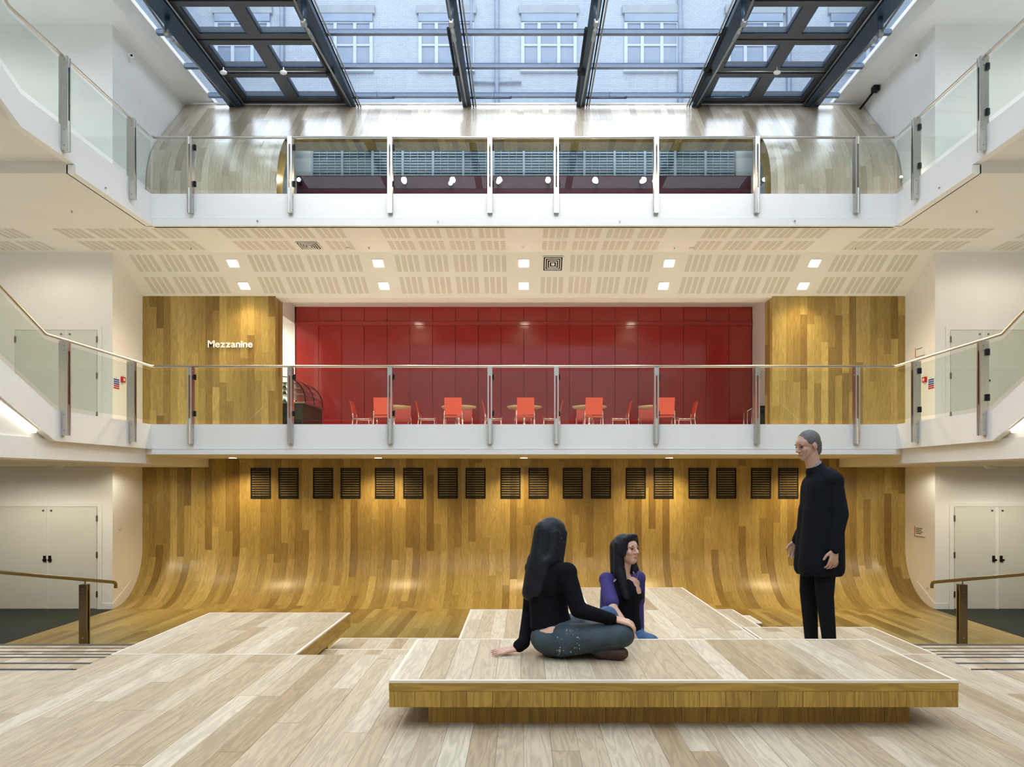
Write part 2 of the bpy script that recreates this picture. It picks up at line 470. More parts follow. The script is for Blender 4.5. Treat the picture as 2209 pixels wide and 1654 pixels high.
ceil_main = _c

# ------------------------------------------------------------------ back wall: oak boards that sweep into the floor
RC = 1.2
LWALL = ZSOF + .0 - RC; LARC = RC * math.pi / 2
def sweep(u, v):
    """u runs from the top of the wall down, round the curve and out along the floor"""
    if u < LWALL: return V((v, YB, ZSOF - u)), V((0, -1, 0))
    if u < LWALL + LARC:
        a = (u - LWALL) / RC
        return V((v, YB - RC + RC * math.cos(a), RC - RC * math.sin(a))), V((0, -math.cos(a), math.sin(a)))
    return V((v, YB - RC - (u - LWALL - LARC), 0)), V((0, 0, 1))
prof = [(YB + .014, ZSOF)] + [(YB - RC + (RC + .014) * math.cos(a * math.pi / 24), RC - (RC + .014) * math.sin(a * math.pi / 24)) for a in range(13)]
prof += [(YB - RC, -.06), (YB + .15, -.06), (YB + .15, ZSOF)]
wb = struct(MB().prism(prof, 'x', -WR, WR).build('wall_back', M_SUB), 'oak boarded back wall that sweeps down into the floor')
boards(wb, sweep, -WR, WR, 0.158, lambda a, b: [(0.0 if abs(a + b) / 2 < 7.19 else .19, LWALL + LARC)], 1.9, M_OAK,
       segs=lambda a, b: 1 if b <= LWALL else max(2, int((b - max(a, LWALL)) / RC / math.pi * 36) + (2 if a < LWALL else 0)),
       rank=lambda t: -(t[1] - t[0]))
f2 = struct(MB().box((-WR + .03, 11.0, -.06), (WR - .03, YB - RC, -.014)).build('floor_oak', M_SUB), 'oak floor at the foot of the curved wall')
boards(f2, flat_z(0.0), -WR + .04, WR - .04, 0.158, lambda a, b: [(11.0, YB - RC)], 2.0, M_OAK, rank=lambda t: -(t[1] - t[0]) * (1 if t[1] > 12 else .1))
for s, nm in ((-1, 'left'), (1, 'right')):
    c = MB().box((s * (WR - .04), 9.0, -.02), (s * (WO - .02), YD, -.002)).build('carpet', M_CARPET)
    tag(c, 'dark green-grey carpet in front of the white doors on the %s' % nm, 'carpet')
    struct(MB().box((s * (WR - .012), YD - .014, 0.0), (s * 8.98, YD, .12)).prism([(YD, 0.005), (16.0, .42), (16.0, .5), (YD, .12)], 'x', s * (WR - .012), s * (WR + .02)).build('baseboard_' + nm, M_WHITE))

# ------------------------------------------------------------------ doors
def doors(n, side, z0, leaves, ztop, frame):
    d = empty('door_%d' % n, (0, 0, z0)); struct(d, 'pair of white doors in the %s wall%s' % ('left' if side < 0 else 'right', ' of the mezzanine' if z0 > 1 else ' on the ground floor'))
    xs = [x for l in leaves for x in l]; x0, x1 = min(xs) - .05, max(xs) + .05
    f = MB(); h = ztop - z0
    f.box((x0 - .05, YD - .02, 0), (x0 + .04, YD, h + .09)).box((x1 - .04, YD - .02, 0), (x1 + .05, YD, h + .09)).box((x0 + .041, YD - .019, h + .012), (x1 - .041, YD, h + .089))
    f.build('door_frame', M_WHITE, d)
    for i, (a, b) in enumerate(leaves):
        lf = MB().box((a + .006, YD - .012, .012), (b - .006, YD + .02, h)).build('door_leaf', M_DOOR, d)
        inner = (a if i == 0 else b)
        hinge_x = b if abs(b) < abs(a) else a
        lock_x = a if hinge_x == b else b
        if i == 1: hinge_x, lock_x = lock_x, hinge_x
        for hz in (.25, 1.08, 1.85):
            if hz < h: MB().box((hinge_x - .018, YD - .028, hz), (hinge_x + .018, YD - .012, hz + .13)).build('hinge', M_BRONZE, lf)
        sg = 1 if lock_x < hinge_x else -1
        MB().box((lock_x + sg * .05 - .03, YD - .02, 1.0), (lock_x + sg * .05 + .03, YD - .012, 1.13)).box((lock_x + sg * .05 - .02, YD - .06, 1.02), (lock_x + sg * .05 + .045, YD - .02, 1.06)).build('door_handle', M_BLACK, lf)
        MB().box((lock_x + sg * .08 - .02, YD - .018, h - .1), (lock_x + sg * .08 + .02, YD - .01, h - .06)).build('lock_plate', M_BRONZE, lf)
doors(1, -1, 0.0, [(-10.07, -9.02), (-11.12, -10.08)], 2.16, 0)
doors(2, 1, 0.0, [(9.10, 9.98), (10.04, 10.92)], 2.16, 0)
doors(3, -1, ZM, [(-9.68, -9.02), (-10.75, -9.70)], 5.89, 0)
doors(4, 1, ZM, [(9.02, 9.72), (9.74, 10.75)], 5.89, 0)

# ------------------------------------------------------------------ foreground deck
fd = struct(MB().box((-WO, YREAR, ZA - .25), (WO, 5.30, ZA - .014)).box((-3.26, 5.2, ZA - .25), (3.26, 5.72, ZA - .014)).build('floor_deck', M_SUB), 'raised pale oak deck in the foreground')
PW = 0.142
boards(fd, flat_z(ZA), -PW * 47, PW * 47, PW, lambda a, b: [(2.6, 5.73 if abs(a + b) / 2 < 3.28 else 5.27)], 2.0, M_DAYLIT,
       rank=lambda t: abs(t[2]), max_parts=300, tint=(0, 1))
boards(fd, flat_z(ZA), -WO, WO, PW * 2, lambda a, b: [(YREAR, 2.598)], 6.0, M_DAYLIT, max_parts=0)

def slab(name, label, x0, x1, y0, y1, z, t, base, trim=True, edge='M_END', cat='platform', tint=(0, 1), rise=0.0, ln=2.0):
    """boarded platform: planks on a core, pale strip round the top edge, set-back base"""
    e = empty(name, ((x0 + x1) / 2, y0, z - t - rise)); tag(e, label, cat)
    off = V(e.location)
    def loc(o):
        o.location = -off; return o
    core = MB()
    core.box((x0 + .008, y0 + .008, z - t + .002), (x1 - .008, y1 - .008, z - .014))
    loc(core.build('core', M_SUB, e))
    # edge boards, grain along each side
    def edgeboard(a, b, za, zb, nrm, m=M_END, horizontal=True, nm='edge_board', th=.02):
        a, b = V(a), V(b); d = (b - a).normalized(); n = V(nrm)
        L = (b - a).length
        mb = MB(); ou, ov = random.uniform(0, 60), random.uniform(0, 60); tt = random.uniform(.2, .8)
        P = [a, b]
        q = [V((a.x, a.y, za)), V((b.x, b.y, za)), V((b.x, b.y, zb)), V((a.x, a.y, zb))]
        uv = [(ou, ov), (ou + L, ov), (ou + L, ov + zb - za), (ou, ov + zb - za)]
        if not horizontal: uv = [(y, x) for x, y in uv]
        mb.poly(q, uv, tt)
        qi = [p - n * th for p in q]
        mb.poly(qi[::-1], uv, tt)
        for i in range(4):
            j = (i + 1) % 4; mb.poly([q[j], q[i], qi[i], qi[j]], [(ou, ov), (ou + .1, ov), (ou + .1, ov + .02), (ou, ov + .02)], tt)
        return loc(mb.build(nm, m, e))
    sides = [((x1, y1), (x0, y1), (0, 1, 0)), ((x0, y1), (x0, y0), (-1, 0, 0)), ((x1, y0), (x1, y1), (1, 0, 0)), ((x0, y0), (x1, y0), (0, -1, 0))]
    for a, b2, n in sides:
        if n[0]:
            k_ = .0205 if b2[1] > a[1] else -.0205
            a, b2 = (a[0], a[1] + k_), (b2[0], b2[1] - k_)
        edgeboard((*a, 0), (*b2, 0), z - t, z - .013, n)
    w = .022
    if trim:
        for (a, b2) in (((x0, y0), (x1, y0 + w)), ((x0, y1 - w), (x1, y1)), ((x0, y0 + w), (x0 + w, y1 - w)), ((x1 - w, y0 + w), (x1, y1 - w))):
            loc(MB().box((*a, z - .013), (*b2, z + .001)).build('edge_strip', M_TRIM, e))
    n0 = len(bpy.data.objects)
    hold = MB().box((0, 0, 0), (.001, .001, .001))
    bs = empty('deck_boards', (0, 0, 0)); bs.parent = e; bs.location = -off
    boards(e, lambda u, v: (V((v, u, z)) - off, V((0, 0, 1))), x0 + (w if trim else 0), x1 - (w if trim else 0), PW,
           lambda a, b: [(y0 + (w if trim else 0), y1 - (w if trim else 0))], ln, M_DAYLIT, max_parts=300, tint=tint)
    bpy.data.objects.remove(bs)
    if base:
        bx0, bx1, by0, by1, bz = base
        loc(MB().box((bx0 + .02, by0 + .02, bz), (bx1 - .02, by1 - .02, z - t)).build('base_core', M_SUB, e))
        k = max(1, round((bx1 - bx0) / PW)); 
        for i in range(k):
            a = bx0 + (bx1 - bx0) * i / k; c = bx0 + (bx1 - bx0) * (i + 1) / k
            edgeboard((a + .001, by0, 0), (c - .001, by0, 0), bz, z - t, (0, -1, 0), horizontal=False, nm='base_board')
        edgeboard((bx1, by0 + .021, 0), (bx1, by1 - .021, 0), bz, z - t, (1, 0, 0), nm='base_board'); edgeboard((bx0, by1 - .021, 0), (bx0, by0 + .021, 0), bz, z - t, (-1, 0, 0), nm='base_board')
        edgeboard((bx1, by1, 0), (bx0, by1, 0), bz, z - t, (0, 1, 0), nm='base_board')
    return e, edgeboard, loc

# near bench with two-tier front edge
BZ, BY0, BY1, BX0, BX1 = 1.62, 4.0, 5.05, -.746, 2.405
bench, eb, loc = slab('bench', 'long low oak bench in the foreground with overhanging top, woman in black seated on it', BX0, BX1, BY0, BY1, BZ, .058,
    (BX0 + .2, BX1 - .2, BY0 + .13, BY1 - .1, ZA), cat='bench', rise=.217, ln=6.0)
k = round((BX1 - BX0) / .142)
for i in range(k):
    a = BX0 + (BX1 - BX0) * i / k; c = BX0 + (BX1 - BX0) * (i + 1) / k
    eb((a + .001, BY0 + .001, 0), (c - .001, BY0 + .001, 0), BZ - .147, BZ - .06, (0, -1, 0), horizontal=False, nm='end_board')
eb((BX1, BY0 + .023, 0), (BX1, BY1 - .023, 0), BZ - .147, BZ - .06, (1, 0, 0)); eb((BX0, BY1 - .023, 0), (BX0, BY0 + .023, 0), BZ - .147, BZ - .06, (-1, 0, 0)); eb((BX1, BY1, 0), (BX0, BY1, 0), BZ - .147, BZ - .06, (0, 1, 0))
loc(MB().box((BX0 + .021, BY0 + .022, BZ - .145), (BX1 - .021, BY1 - .022, BZ - .06)).build('under_core', M_SUB, bench))
# base of the bench is taller than the slab helper made it: fill below the lower tier

slab('platform', 'big pale oak platform on the left that overhangs lower steps', -3.28, -1.81, 5.735, 7.55, ZA, .146, (-3.1, -2.01, 5.76, 7.42, .85))
slab('platform', 'long pale oak platform running back towards the curved wall behind the seated women', .69, 2.045, 5.735, 9.31, ZA, .146, (.9, 1.85, 6.8, 8.5, ZA - .168))
slab('platform', 'pale oak platform on the right that the standing man in black is on', 2.06, 3.28, 5.735, 6.81, ZA, .146, (2.2, 3.1, 5.9, 6.6, .5))
slab('platform', 'low pale oak platform left of the long platform, behind the leaning hand', -.64, 2.51, 6.66, 8.68, ZA - .168, .10, (-.5, 2.4, 6.9, 8.5, 0))
slab('platform', 'narrow low oak platform beyond the standing man, mostly hidden', 2.05, 2.87, 8.70, 9.2, ZA - .336, .10, (2.15, 2.75, 8.8, 9.1, 0))
slab('step', 'upper pale oak step in the notch beside the big left platform', -2.0, .68, 5.735, 6.64, ZA - .168, .12, None, cat='step')
slab('step', 'lower pale oak step in the notch beside the big left platform', -2.0, -.645, 6.645, 7.88, ZA - .336, .12, None, cat='step')
MBs = MB().box((-2.6, 5.9, 0), (.66, 6.55, ZA - .29)).box((-2.9, 6.6, 0), (-.66, 7.8, ZA - .458)).box((-3.2, 2, 0), (3.2, 5.7, ZA - .25))
struct(MBs.build('trim_platform_base', M_SUB), 'dark framing under the platforms')

# wide shallow steps on both sides, dark nosings
YN = [5.32, 6.16, 7.05, 7.87, 8.70, 9.6, 10.5, 11.3]
for s, nm in ((-1, 'left'), (1, 'right')):
    st = empty('stairs', (s * 6, 5.3, 0)); tag(st, 'wide shallow oak steps with dark nosings descending beside the %s handrail' % nm, 'stairs')
    off = V(st.location)
    x0, x1 = sorted((s * 3.29, s * (WR - .05)))
    for k in range(0, 8):
        z = ZA - .168 * k; ya = YN[k - 1] if k else 5.27; yb = YN[k]
        if k:
            t = MB().box((x0, ya + .001, max(-.01, z - .3)), (x1, yb - .02, z - .014)).build('step_core', M_SUB, st, -off)
        tr = MB(); nb = round((x1 - x0) / .16)
        for i in range(nb):
            a = x0 + (x1 - x0) * i / nb; c = x0 + (x1 - x0) * (i + 1) / nb; tt = random.uniform(.1, .95); ou, ov = random.uniform(0, 50), random.uniform(0, 50)
            ye = yb - .056
            tr.poly([(a, ya, z), (c, ya, z), (c, ye, z), (a, ye, z)], [(ou, ov), (ou, ov + .16), (ou + .9, ov + .16), (ou + .9, ov)], tt)
            tr.poly([(a, yb - .014, z), (c, yb - .014, z), (c, yb, z), (a, yb, z)], [(ou, ov), (ou, ov + .16), (ou + .9, ov + .16), (ou + .9, ov)], .9)
            tr.poly([(a, yb, z), (c, yb, z), (c, yb, z - .168), (a, yb, z - .168)], [(ou, ov), (ou, ov + .16), (ou + .2, ov + .16), (ou + .2, ov)], tt)
        tr.build('tread', M_DAYLIT, st, -off)
        MB().box((x0 + .1, yb - .056, z - .012), (x1 - .02, yb - .014, z + .002)).build('nosing', M_NOSE, st, -off)

# handrails at the foot of the steps
for s, nm in ((-1, 'left'), (1, 'right')):
    h = empty('handrail', (s * 7.28, 12.0, 0)); tag(h, 'bronze-toned steel handrail on a single post beside the %s steps' % nm, 'handrail')
    p0 = V((0, .78, .86)); path = [V((0, .90, .80)), V((0, .905, .86)), V((0, .87, .905)), V((0, .80, .922))] + [V((0, .80 - t, .922 + .192 * t)) for t in (.5, 1.5, 3.0, 5.0)]
    MB().tube(path, .028, 12).build('rail', M_BRONZE, h)
    po = empty('post', (0, 0, 0)); po.parent = h
    for d in (-.035, .035):
        MB().box((d - .014, -.03, 0), (d + .014, .03, 1.0)).build('plate', M_BRONZE, po) if False else MB().box((-.075, d - .014, 0), (.055, d + .014, 1.0)).build('plate', M_BRONZE, po)
    MB().box((-.06, -.022, 0), (.04, .022, .22)).box((-.06, -.022, .9), (.04, .022, .99)).build('spacer', M_BRONZE, po)
    MB().tube([(0, 0, .98), (0, 0, 1.09)], .012, 8).build('bracket', M_BRONZE, h)
    for z in (.12, .88, .93):
        MB().lathe([(.012, 0), (.009, .006)], (-.01, -.05, z), 8, (0, -1, 0)).build('bolt', M_CHROME, po)

# ------------------------------------------------------------------ balustrades
def post_mesh(parent, x, y, z0, z1, along):
    """two steel plates set across the run with spacers, standing off the fascia; along = 'x' or 'y' direction of the run"""
    po = empty('post', (x, y, z0)); po.parent = parent
    h = z1 - z0
    if along == 'y': po.rotation_euler = (0, 0, math.pi / 2 if x < 0 else -math.pi / 2)
    # local frame: run along local x, outside (towards the hall) is -y
    for d in (-.030, .030):
        MB().box((d - .013, -.10, 0), (d + .013, .035, h)).build('plate', M_STEEL, po)
    MB().box((-.017, -.085, 0), (.017, .02, h * .33)).build('spacer', M_CHROME, po)
    MB().box((-.017, -.085, h * .90), (.017, .02, h)).build('spacer', M_STEEL, po)
    for z in (h * .055, h * .22, h * .90, h * .955):
        for d in (-1, 1):
            MB().lathe([(.011, 0), (.009, .005)], (d * .043, -.05, z), 8, (d, 0, 0)).build('bolt', M_ROD, po)
    for z in (h * .40, h * .88):
        MB().box((.035, -.02, z - .05), (.075, .03, z + .05)).build('glass_clamp', M_BLACK, po)
    return po

PX = [412, 627, 842, 1057, 1200, 1415, 1632, 1847]
def front_balustrade(nm, zf, zr, zp0, zp1, label):
    e = empty('balustrade', (0, YF, zf)); tag(e, label, 'balustrade')
    off = V(e.location)
    xs = [XW(p, YF - .03) for p in PX]
    MB().tube([V((-WF + .06, YF - .01, zr)) - off, V((WF - .06, YF - .01, zr)) - off], .024, 12).build('handrail', M_STEEL, e)
    for x in xs:
        p = post_mesh(e, x - off.x, 0, zp0 - zf, zp1 - zf, 'x')
        p.location = V((x, YF, zp0)) - off
    edges = [-WF + .04] + xs + [WF - .04]
    for a, b in zip(edges, edges[1:]):
        MB().box((a + .06 if a > -7 else a, -.006, .07), (b - .06 if b < 7 else b, .006, zr - zf - .085)).build('glass_pane', M_GLASS, e)
    return e
front_balustrade('mezzanine', ZM, 4.88, 3.41, 4.85, 'straight glass balustrade with steel posts across the mezzanine front')
front_balustrade('upper', ZU, 9.21, 7.76, 9.20, 'straight glass balustrade with steel posts across the upper floor front')

def side_balustrade(s, zf, zr, zp0, zp1, ykink, label):
    e = empty('balustrade', (s * WF, YF, zf)); tag(e, label, 'balustrade')
    off = V(e.location); X = s * (WF - .01)
    rise = lambda y: max(0, (ykink - y)) * .5
    pts = [V((s * (WF - .06), YF - .01, zr)), V((s * (WF - .015), YF - .06, zr)), V((X, ykink - .25, zr)), V((X, ykink - .25 - 4.2, zr + 2.1))]
    MB().tube([p - off for p in pts], .024, 12).build('handrail', M_STEEL, e)
    ys = [12.96, 11.07, 9.25, 7.5]
    for y in ys:
        p = post_mesh(e, s, 0, zp0 + rise(y) - zf, zp1 + rise(y + .3) - zf, 'y'); p.location = V((s * WF, y, zp0 + rise(y))) - off
    ed = [YF - .04] + ys
    for a, b in zip(ed, ed[1:]):
        a2, b2 = (a - .06 if a < 13.5 else a), b + .06
        top = lambda y: zr - .085 + rise(y + .25); bot = lambda y: zf + .07 + rise(y)
        yk = [y for y in (ykink, ykink - .25) if b2 < y < a2]
        up = [(y, top(y)) for y in [a2] + sorted(yk, reverse=True) + [b2]]
        dn = [(y, bot(y)) for y in [b2] + sorted(yk) + [a2]]
        m = MB().prism(up + dn, 'x', X - .006, X + .006)
        m.v = [tuple(V(p) - off) for p in m.v]
        m.build('glass_pane', M_GLASS, e)
for s, nm in ((-1, 'left'), (1, 'right')):
    side_balustrade(s, ZM, 4.88, 3.41, 4.85, 10.90, 'glass balustrade of the mezzanine on the %s, turning up the stair' % nm)
    side_balustrade(s, ZU, 9.21, 7.76, 9.20, 10.15, 'glass balustrade of the upper floor on the %s, turning up the stair' % nm)

# stair flights climbing towards the camera on both sides
for s, nm in ((-1, 'left'), (1, 'right')):
    for zf, yk, lv in ((ZM, 10.90, 'mezzanine'), (ZU, 10.15, 'upper floor')):
        e = empty('staircase', (s * 7.8, yk, zf)); tag(e, 'white stair flight rising from the %s on the %s' % (lv, nm), 'staircase')
        off = V(e.location); n = 11; go, ri = .34, .17; yt = yk - n * go; zt = zf + n * ri
        zb = 3.318 if zf == ZM else 7.69
        def put(m, name, mt):
            m.v = [tuple(V(p) - off) for p in m.v]; return m.build(name, mt, e)
        put(MB().prism([(yk - .001, zf), (yt, zt), (yt, zt - .55), (yk - .001, zb)], 'x', s * WF, s * (WF + .11)), 'stringer', M_WHITE)
        put(MB().prism([(yk - .001, zf), (yt, zt), (yt, zt - .55), (yk - .001, zb + .05)], 'x', s * 8.5, s * 8.6), 'stringer', M_WHITE)
        put(MB().prism([(yk - .1, zb + .12), (yt, zt - .5), (yt, zt - .58), (yk - .1, zb + .04)], 'x', s * (WF + .19), s * 8.49), 'soffit', M_CEIL)
        for i in range(n):
            put(MB().box((s * (WF + .115), yk - i * go, zf + (i - 1) * ri + .02), (s * 8.495, yk - (i + 1) * go - .02, zf + i * ri - .005)), 'tread', M_WHITE)
        if zf == ZM:
            put(MB().prism([(yk, 3.36), (yt, 3.36), (yt, zt - .6), (yk, 3.37)], 'x', s * (WF + .135), s * (WF + .185)), 'side_panel', M_WHITE)
            t = empty('strip_light', (s * 7.14, 10.5, 3.4)); tag(t, 'bright strip light under the stair edge on the %s' % nm, 'light')
            a, b2 = V((0, .06, .035)), V((0, -3.2, 1.50))
            MB().beam(a, b2, .05, .04).build('diffuser', M_STRIP, t); MB().beam(a + V((0, .02, .04)), b2 + V((0, 0, .04)), .09, .03).build('housing', M_WHITE, t)

# ------------------------------------------------------------------ mezzanine: oak boxes, red wall, cafe
for s, nm in ((-1, 'left'), (1, 'right')):
    x0, x1 = sorted((s * WR, s * 5.67))
    p = struct(MB().box((x0, YB + .014, ZM), (x1, 17.0, 6.92)).build('wall_oak_' + nm, M_SUB), 'oak boarded wall of the mezzanine, %s of the red wall' % nm)
    boards(p, face_y(YB), x0, x1, .158, lambda a, b: [(ZM, 6.93)], 1.8, M_OAK)
    xr = s * 5.67
    boards(p, lambda u, v: (V((xr - s * .001, v, u)), V((-s, 0, 0))), YB + .002, 17.0, .16, lambda a, b: [(ZM, 6.9)], 1.8, M_OAK)
YRW = 19.6
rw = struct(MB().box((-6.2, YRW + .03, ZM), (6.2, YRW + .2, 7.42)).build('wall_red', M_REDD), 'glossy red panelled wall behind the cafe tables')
npn = 20; w = 12.36 / npn; zl = ZW(698, YRW)
for i in range(npn):
    x = -6.18 + i * w
    for za, zb in ((ZM + .01, zl - .05), (zl + .06, 7.42)):
        y = YRW + random.uniform(-.003, .003)
        MB().box((x + .005, y, za), (x + w - .005, y + .03, zb)).build('panel', M_RED, rw)
MB().box((-6.18, YRW - .05, zl - .05), (6.18, YRW + .03, zl + .045)).build('ledge', M_RED, rw)
struct(MB().box((6.2, 17.0, ZM), (6.4, YRW + .2, 7.42)).build('wall_cafe_right', M_WHITE), 'white side wall right of the red wall')
b = MB(); b.box((-6.4, 17.0, 6.96), (-6.2, YRW + .2, 7.42)).box((-6.4, YRW - .02, ZM), (-6.2, YRW + .2, 7.42)).box((-6.4, 17.0, ZM), (-6.2, 17.1, 7.42))
struct(b.build('wall_cafe_left', M_WHITE), 'white side wall with a bright opening left of the red wall')
struct(MB().box((-8.69, 17.0, ZM), (-8.6, YRW + .2, 7.42)).box((-8.7, YRW, ZM), (-6.3, YRW + .2, 7.42)).build('wall_servery', M_WHITE), 'bright white wall of the servery beyond the opening')

def make_chair():
    t = empty('cafe_chair', (0, 0, 0))
    # faces +y locally, seat 0.45 high
    m = MB(); n = 6
    prof = [(-.20, .45), (-.12, .438), (0, .435), (.12, .442), (.20, .455)]
    m.prism([(y, z) for y, z in prof] + [(y, z - .012) for y, z in prof[::-1]], 'x', -.20, .20); m.build('seat', M_CHAIR, t)
    m = MB(); prof = [(-.20, .47), (-.225, .60), (-.25, .74), (-.285, .86)]
    m.prism([(y, z) for y, z in prof] + [(y - .012, z) for y, z in prof[::-1]], 'x', -.20, .20); m.build('backrest', M_CHAIR, t)
    for sx in (-1, 1):
        MB().tube([(sx * .20, .19, 0), (sx * .205, .17, .425)], .010, 8).build('leg', M_CHROME, t)
        MB().tube([(sx * .215, -.25, 0), (sx * .21, -.205, .44), (sx * .205, -.215, .56)], .010, 8).build('leg', M_CHROME, t)
        MB().tube([(sx * .205, .17, .42), (sx * .21, -.20, .42)], .009, 8).build('seat_rail', M_CHROME, t)
    return t
def make_table():
    t = empty('cafe_table', (0, 0, 0))
    MB().lathe([(.41, .715), (.425, .72), (.425, .738), (.42, .742)], (0, 0, 0), 40).build('tabletop', M_TABLE, t)
    MB().lathe([(.40, .70), (.41, .715)], (0, 0, 0), 32).build('underside', M_TABLE, t)
    MB().tube([(0, 0, .02), (0, 0, .70)], .03, 12).build('pedestal', M_CHROME, t)
    MB().lathe([(.22, 0), (.22, .012), (.05, .03)], (0, 0, 0), 28).build('base', M_CHROME, t)
    return t
chair0, table0 = make_chair(), make_table()
CH['cafe_chair'] = kids(chair0); CH['cafe_table'] = kids(table0)
usedc = [0]; usedt = [0]
def put(proto, used, x, y, rz, label, cat, group):
    o = proto if not used[0] else copy_tree(proto)
    used[0] += 1
    o.location = (x, y, ZM); o.rotation_euler = (0, 0, rz); tag(o, label, cat, group)
    return o
ORD = ['leftmost', 'second from left', 'middle', 'second from right', 'rightmost']
TX = [XW(p, 17.7) for p in (848, 990, 1131, 1271, 1414)]
FX = [XW(p, 17.1) for p in (829, 979, 1133, 1279, 1433)]
BXs = [XW(p, 18.35) for p in (866, 1000, 1128, 1262, 1398)]
for i in range(5):
    put(table0, usedt, TX[i], 17.7, 0, 'round beech cafe table before the red wall, %s of five' % ORD[i], 'table', 'round cafe tables')
for i in range(5):
    put(chair0, usedc, FX[i], 17.1, random.uniform(-.04, .04), 'red cafe chair with its back to us at the %s table' % ORD[i], 'chair', 'red cafe chairs')
for i in range(5):
    put(chair0, usedc, BXs[i], 18.35, math.pi, 'red cafe chair on the far side of the %s table, facing us' % ORD[i], 'chair', 'red cafe chairs')
for px, rz, lab in ((776, -1, 'left of the leftmost table'), (916, -1, 'left of the second table from left'), (1058, -1, 'left of the middle table'),
                    (1196, 1, 'right of the middle table'), (1343, 1, 'right of the second table from right'), (1484, 1, 'right of the rightmost table')):
    put(chair0, usedc, XW(px + 8 * -rz, 17.65), 17.65, rz * math.pi / 2, 'red cafe chair seen side-on, ' + lab, 'chair', 'red cafe chairs')

# servery counter with curved glass display
e = empty('display_counter', (-5.6, 17.9, ZM)); tag(e, 'dark servery counter with a curved glass food display by the opening', 'counter')
MB().box((-.62, -.55, 0), (.30, 1.1, .78)).build('cabinet', M_BROWN, e)
MB().box((-.66, -.60, .78), (.36, 1.14, .82)).build('worktop', M_STEEL, e)
for i in range(5): MB().box((.08, -.562, .12 + i * .06), (.26, -.55, .15 + i * .06)).build('vent_slat', M_BLACK, e)
pr = [(.34, .82), (.33, .98), (.28, 1.13), (.19, 1.26), (.07, 1.36), (-.08, 1.42), (-.3, 1.44)]
gl = MB()
for a, b2 in zip(pr, pr[1:]): gl.poly([(a[0], -.5, a[1]), (b2[0], -.5, b2[1]), (b2[0], 1.0, b2[1]), (a[0], 1.0, a[1])], smooth=True)
gl.build('curved_glass', M_DISP, e)
for yy in (-.5, .25, 1.0):
    MB().tube([(p[0], yy, p[1]) for p in pr], .012, 6).build('glass_frame', M_BLACK, e)
for z, d in ((1.0, .30), (1.14, .22), (1.28, .12)):
    MB().box((-.3, -.48, z), (d, .98, z + .02)).build('shelf', M_STEEL, e)
grp = 'green bottles in the food display'
for z in (.822, 1.022, 1.162):
    for j in range(5):
        o = MB().lathe([(.028, 0), (.028, .07), (.012, .09), (.012, .115)], (0, 0, 0), 10).build('bottle', M_GREEN, None, (-5.88 + .02 * (j % 2) + .0, 17.5 + j * .16, ZM + z))
        tag(o, 'small green bottle in the food display, %s shelf, %s from the front' % ({.822: 'lowest', 1.022: 'middle', 1.162: 'top'}[z], ['first', 'second', 'third', 'fourth', 'fifth'][j]), 'bottle', grp)
# bins and rail on the right
for i, (px, w_) in enumerate(((1638, 9), (1645, 9))):
    x = XW(px, 18.2 + .3 * i)
    e = empty('bin', (x, 18.2 + .35 * i, ZM)); tag(e, ('front' if i == 0 else 'back') + ' dark waste bin against the white wall right of the red wall', 'bin')
    MB().box((-.11, -.13, 0), (.11, .13, .74)).build('body', M_BROWN, e); MB().box((-.12, -.14, .74), (.12, .14, .80)).build('lid', M_BLACK, e)
    MB().box((-.07, -.142, .60), (.07, -.128, .70)).build('flap', M_BLACK, e)
e = empty('tray_stand', (XW(1621, 18.0), 18.0, ZM)); tag(e, 'thin chrome frame stand beside the dark bins', 'stand')
for sx in (-.1, .1): MB().tube([(sx, 0, 0), (sx, 0, .66 + .12 * (sx > 0)), (sx, .3, .66 + .12 * (sx > 0)), (sx, .3, 0)], .008, 8).build('frame', M_CHROME, e)
MB().tube([(-.1, 0, .66), (.1, 0, .78)], .008, 8).build('crossbar', M_CHROME, e)

# Mezzanine lettering, one part per letter
sg = empty('sign', (XW(449, YB), YB - .012, ZW(749, YB))); tag(sg, 'white raised lettering reading Mezzanine on the left oak wall', 'sign')
word = 'Mezzanine'; size = .215
def glyph(txt):
    cu = bpy.data.curves.new('letter', 'FONT'); cu.body = txt; cu.size = size; cu.extrude = .012; cu.offset = .0045; cu.resolution_u = 4
    o = bpy.data.objects.new('letter', cu); COL.objects.link(o)
    bpy.context.view_layer.update()
    dg = bpy.context.evaluated_depsgraph_get(); ev = o.evaluated_get(dg)
    me = bpy.data.meshes.new_from_object(ev)
    xs = [v.co.x for v in me.vertices]
    bpy.data.objects.remove(o); return me, min(xs), max(xs)
pos = 0; widths = []
for i, ch in enumerate(word):
    me, a, b2 = glyph(ch)
    me.materials.append(M_SIGN)
    o = bpy.data.objects.new('letter', me); COL.objects.link(o); o.parent = sg
    o.rotation_euler = (math.pi / 2, 0, 0); o.location = (pos - a, 0, 0)
    pos += b2 - a + .016
sg.scale = ((XW(545, YB) - XW(449, YB)) / (pos - .016), 1, 1.02)

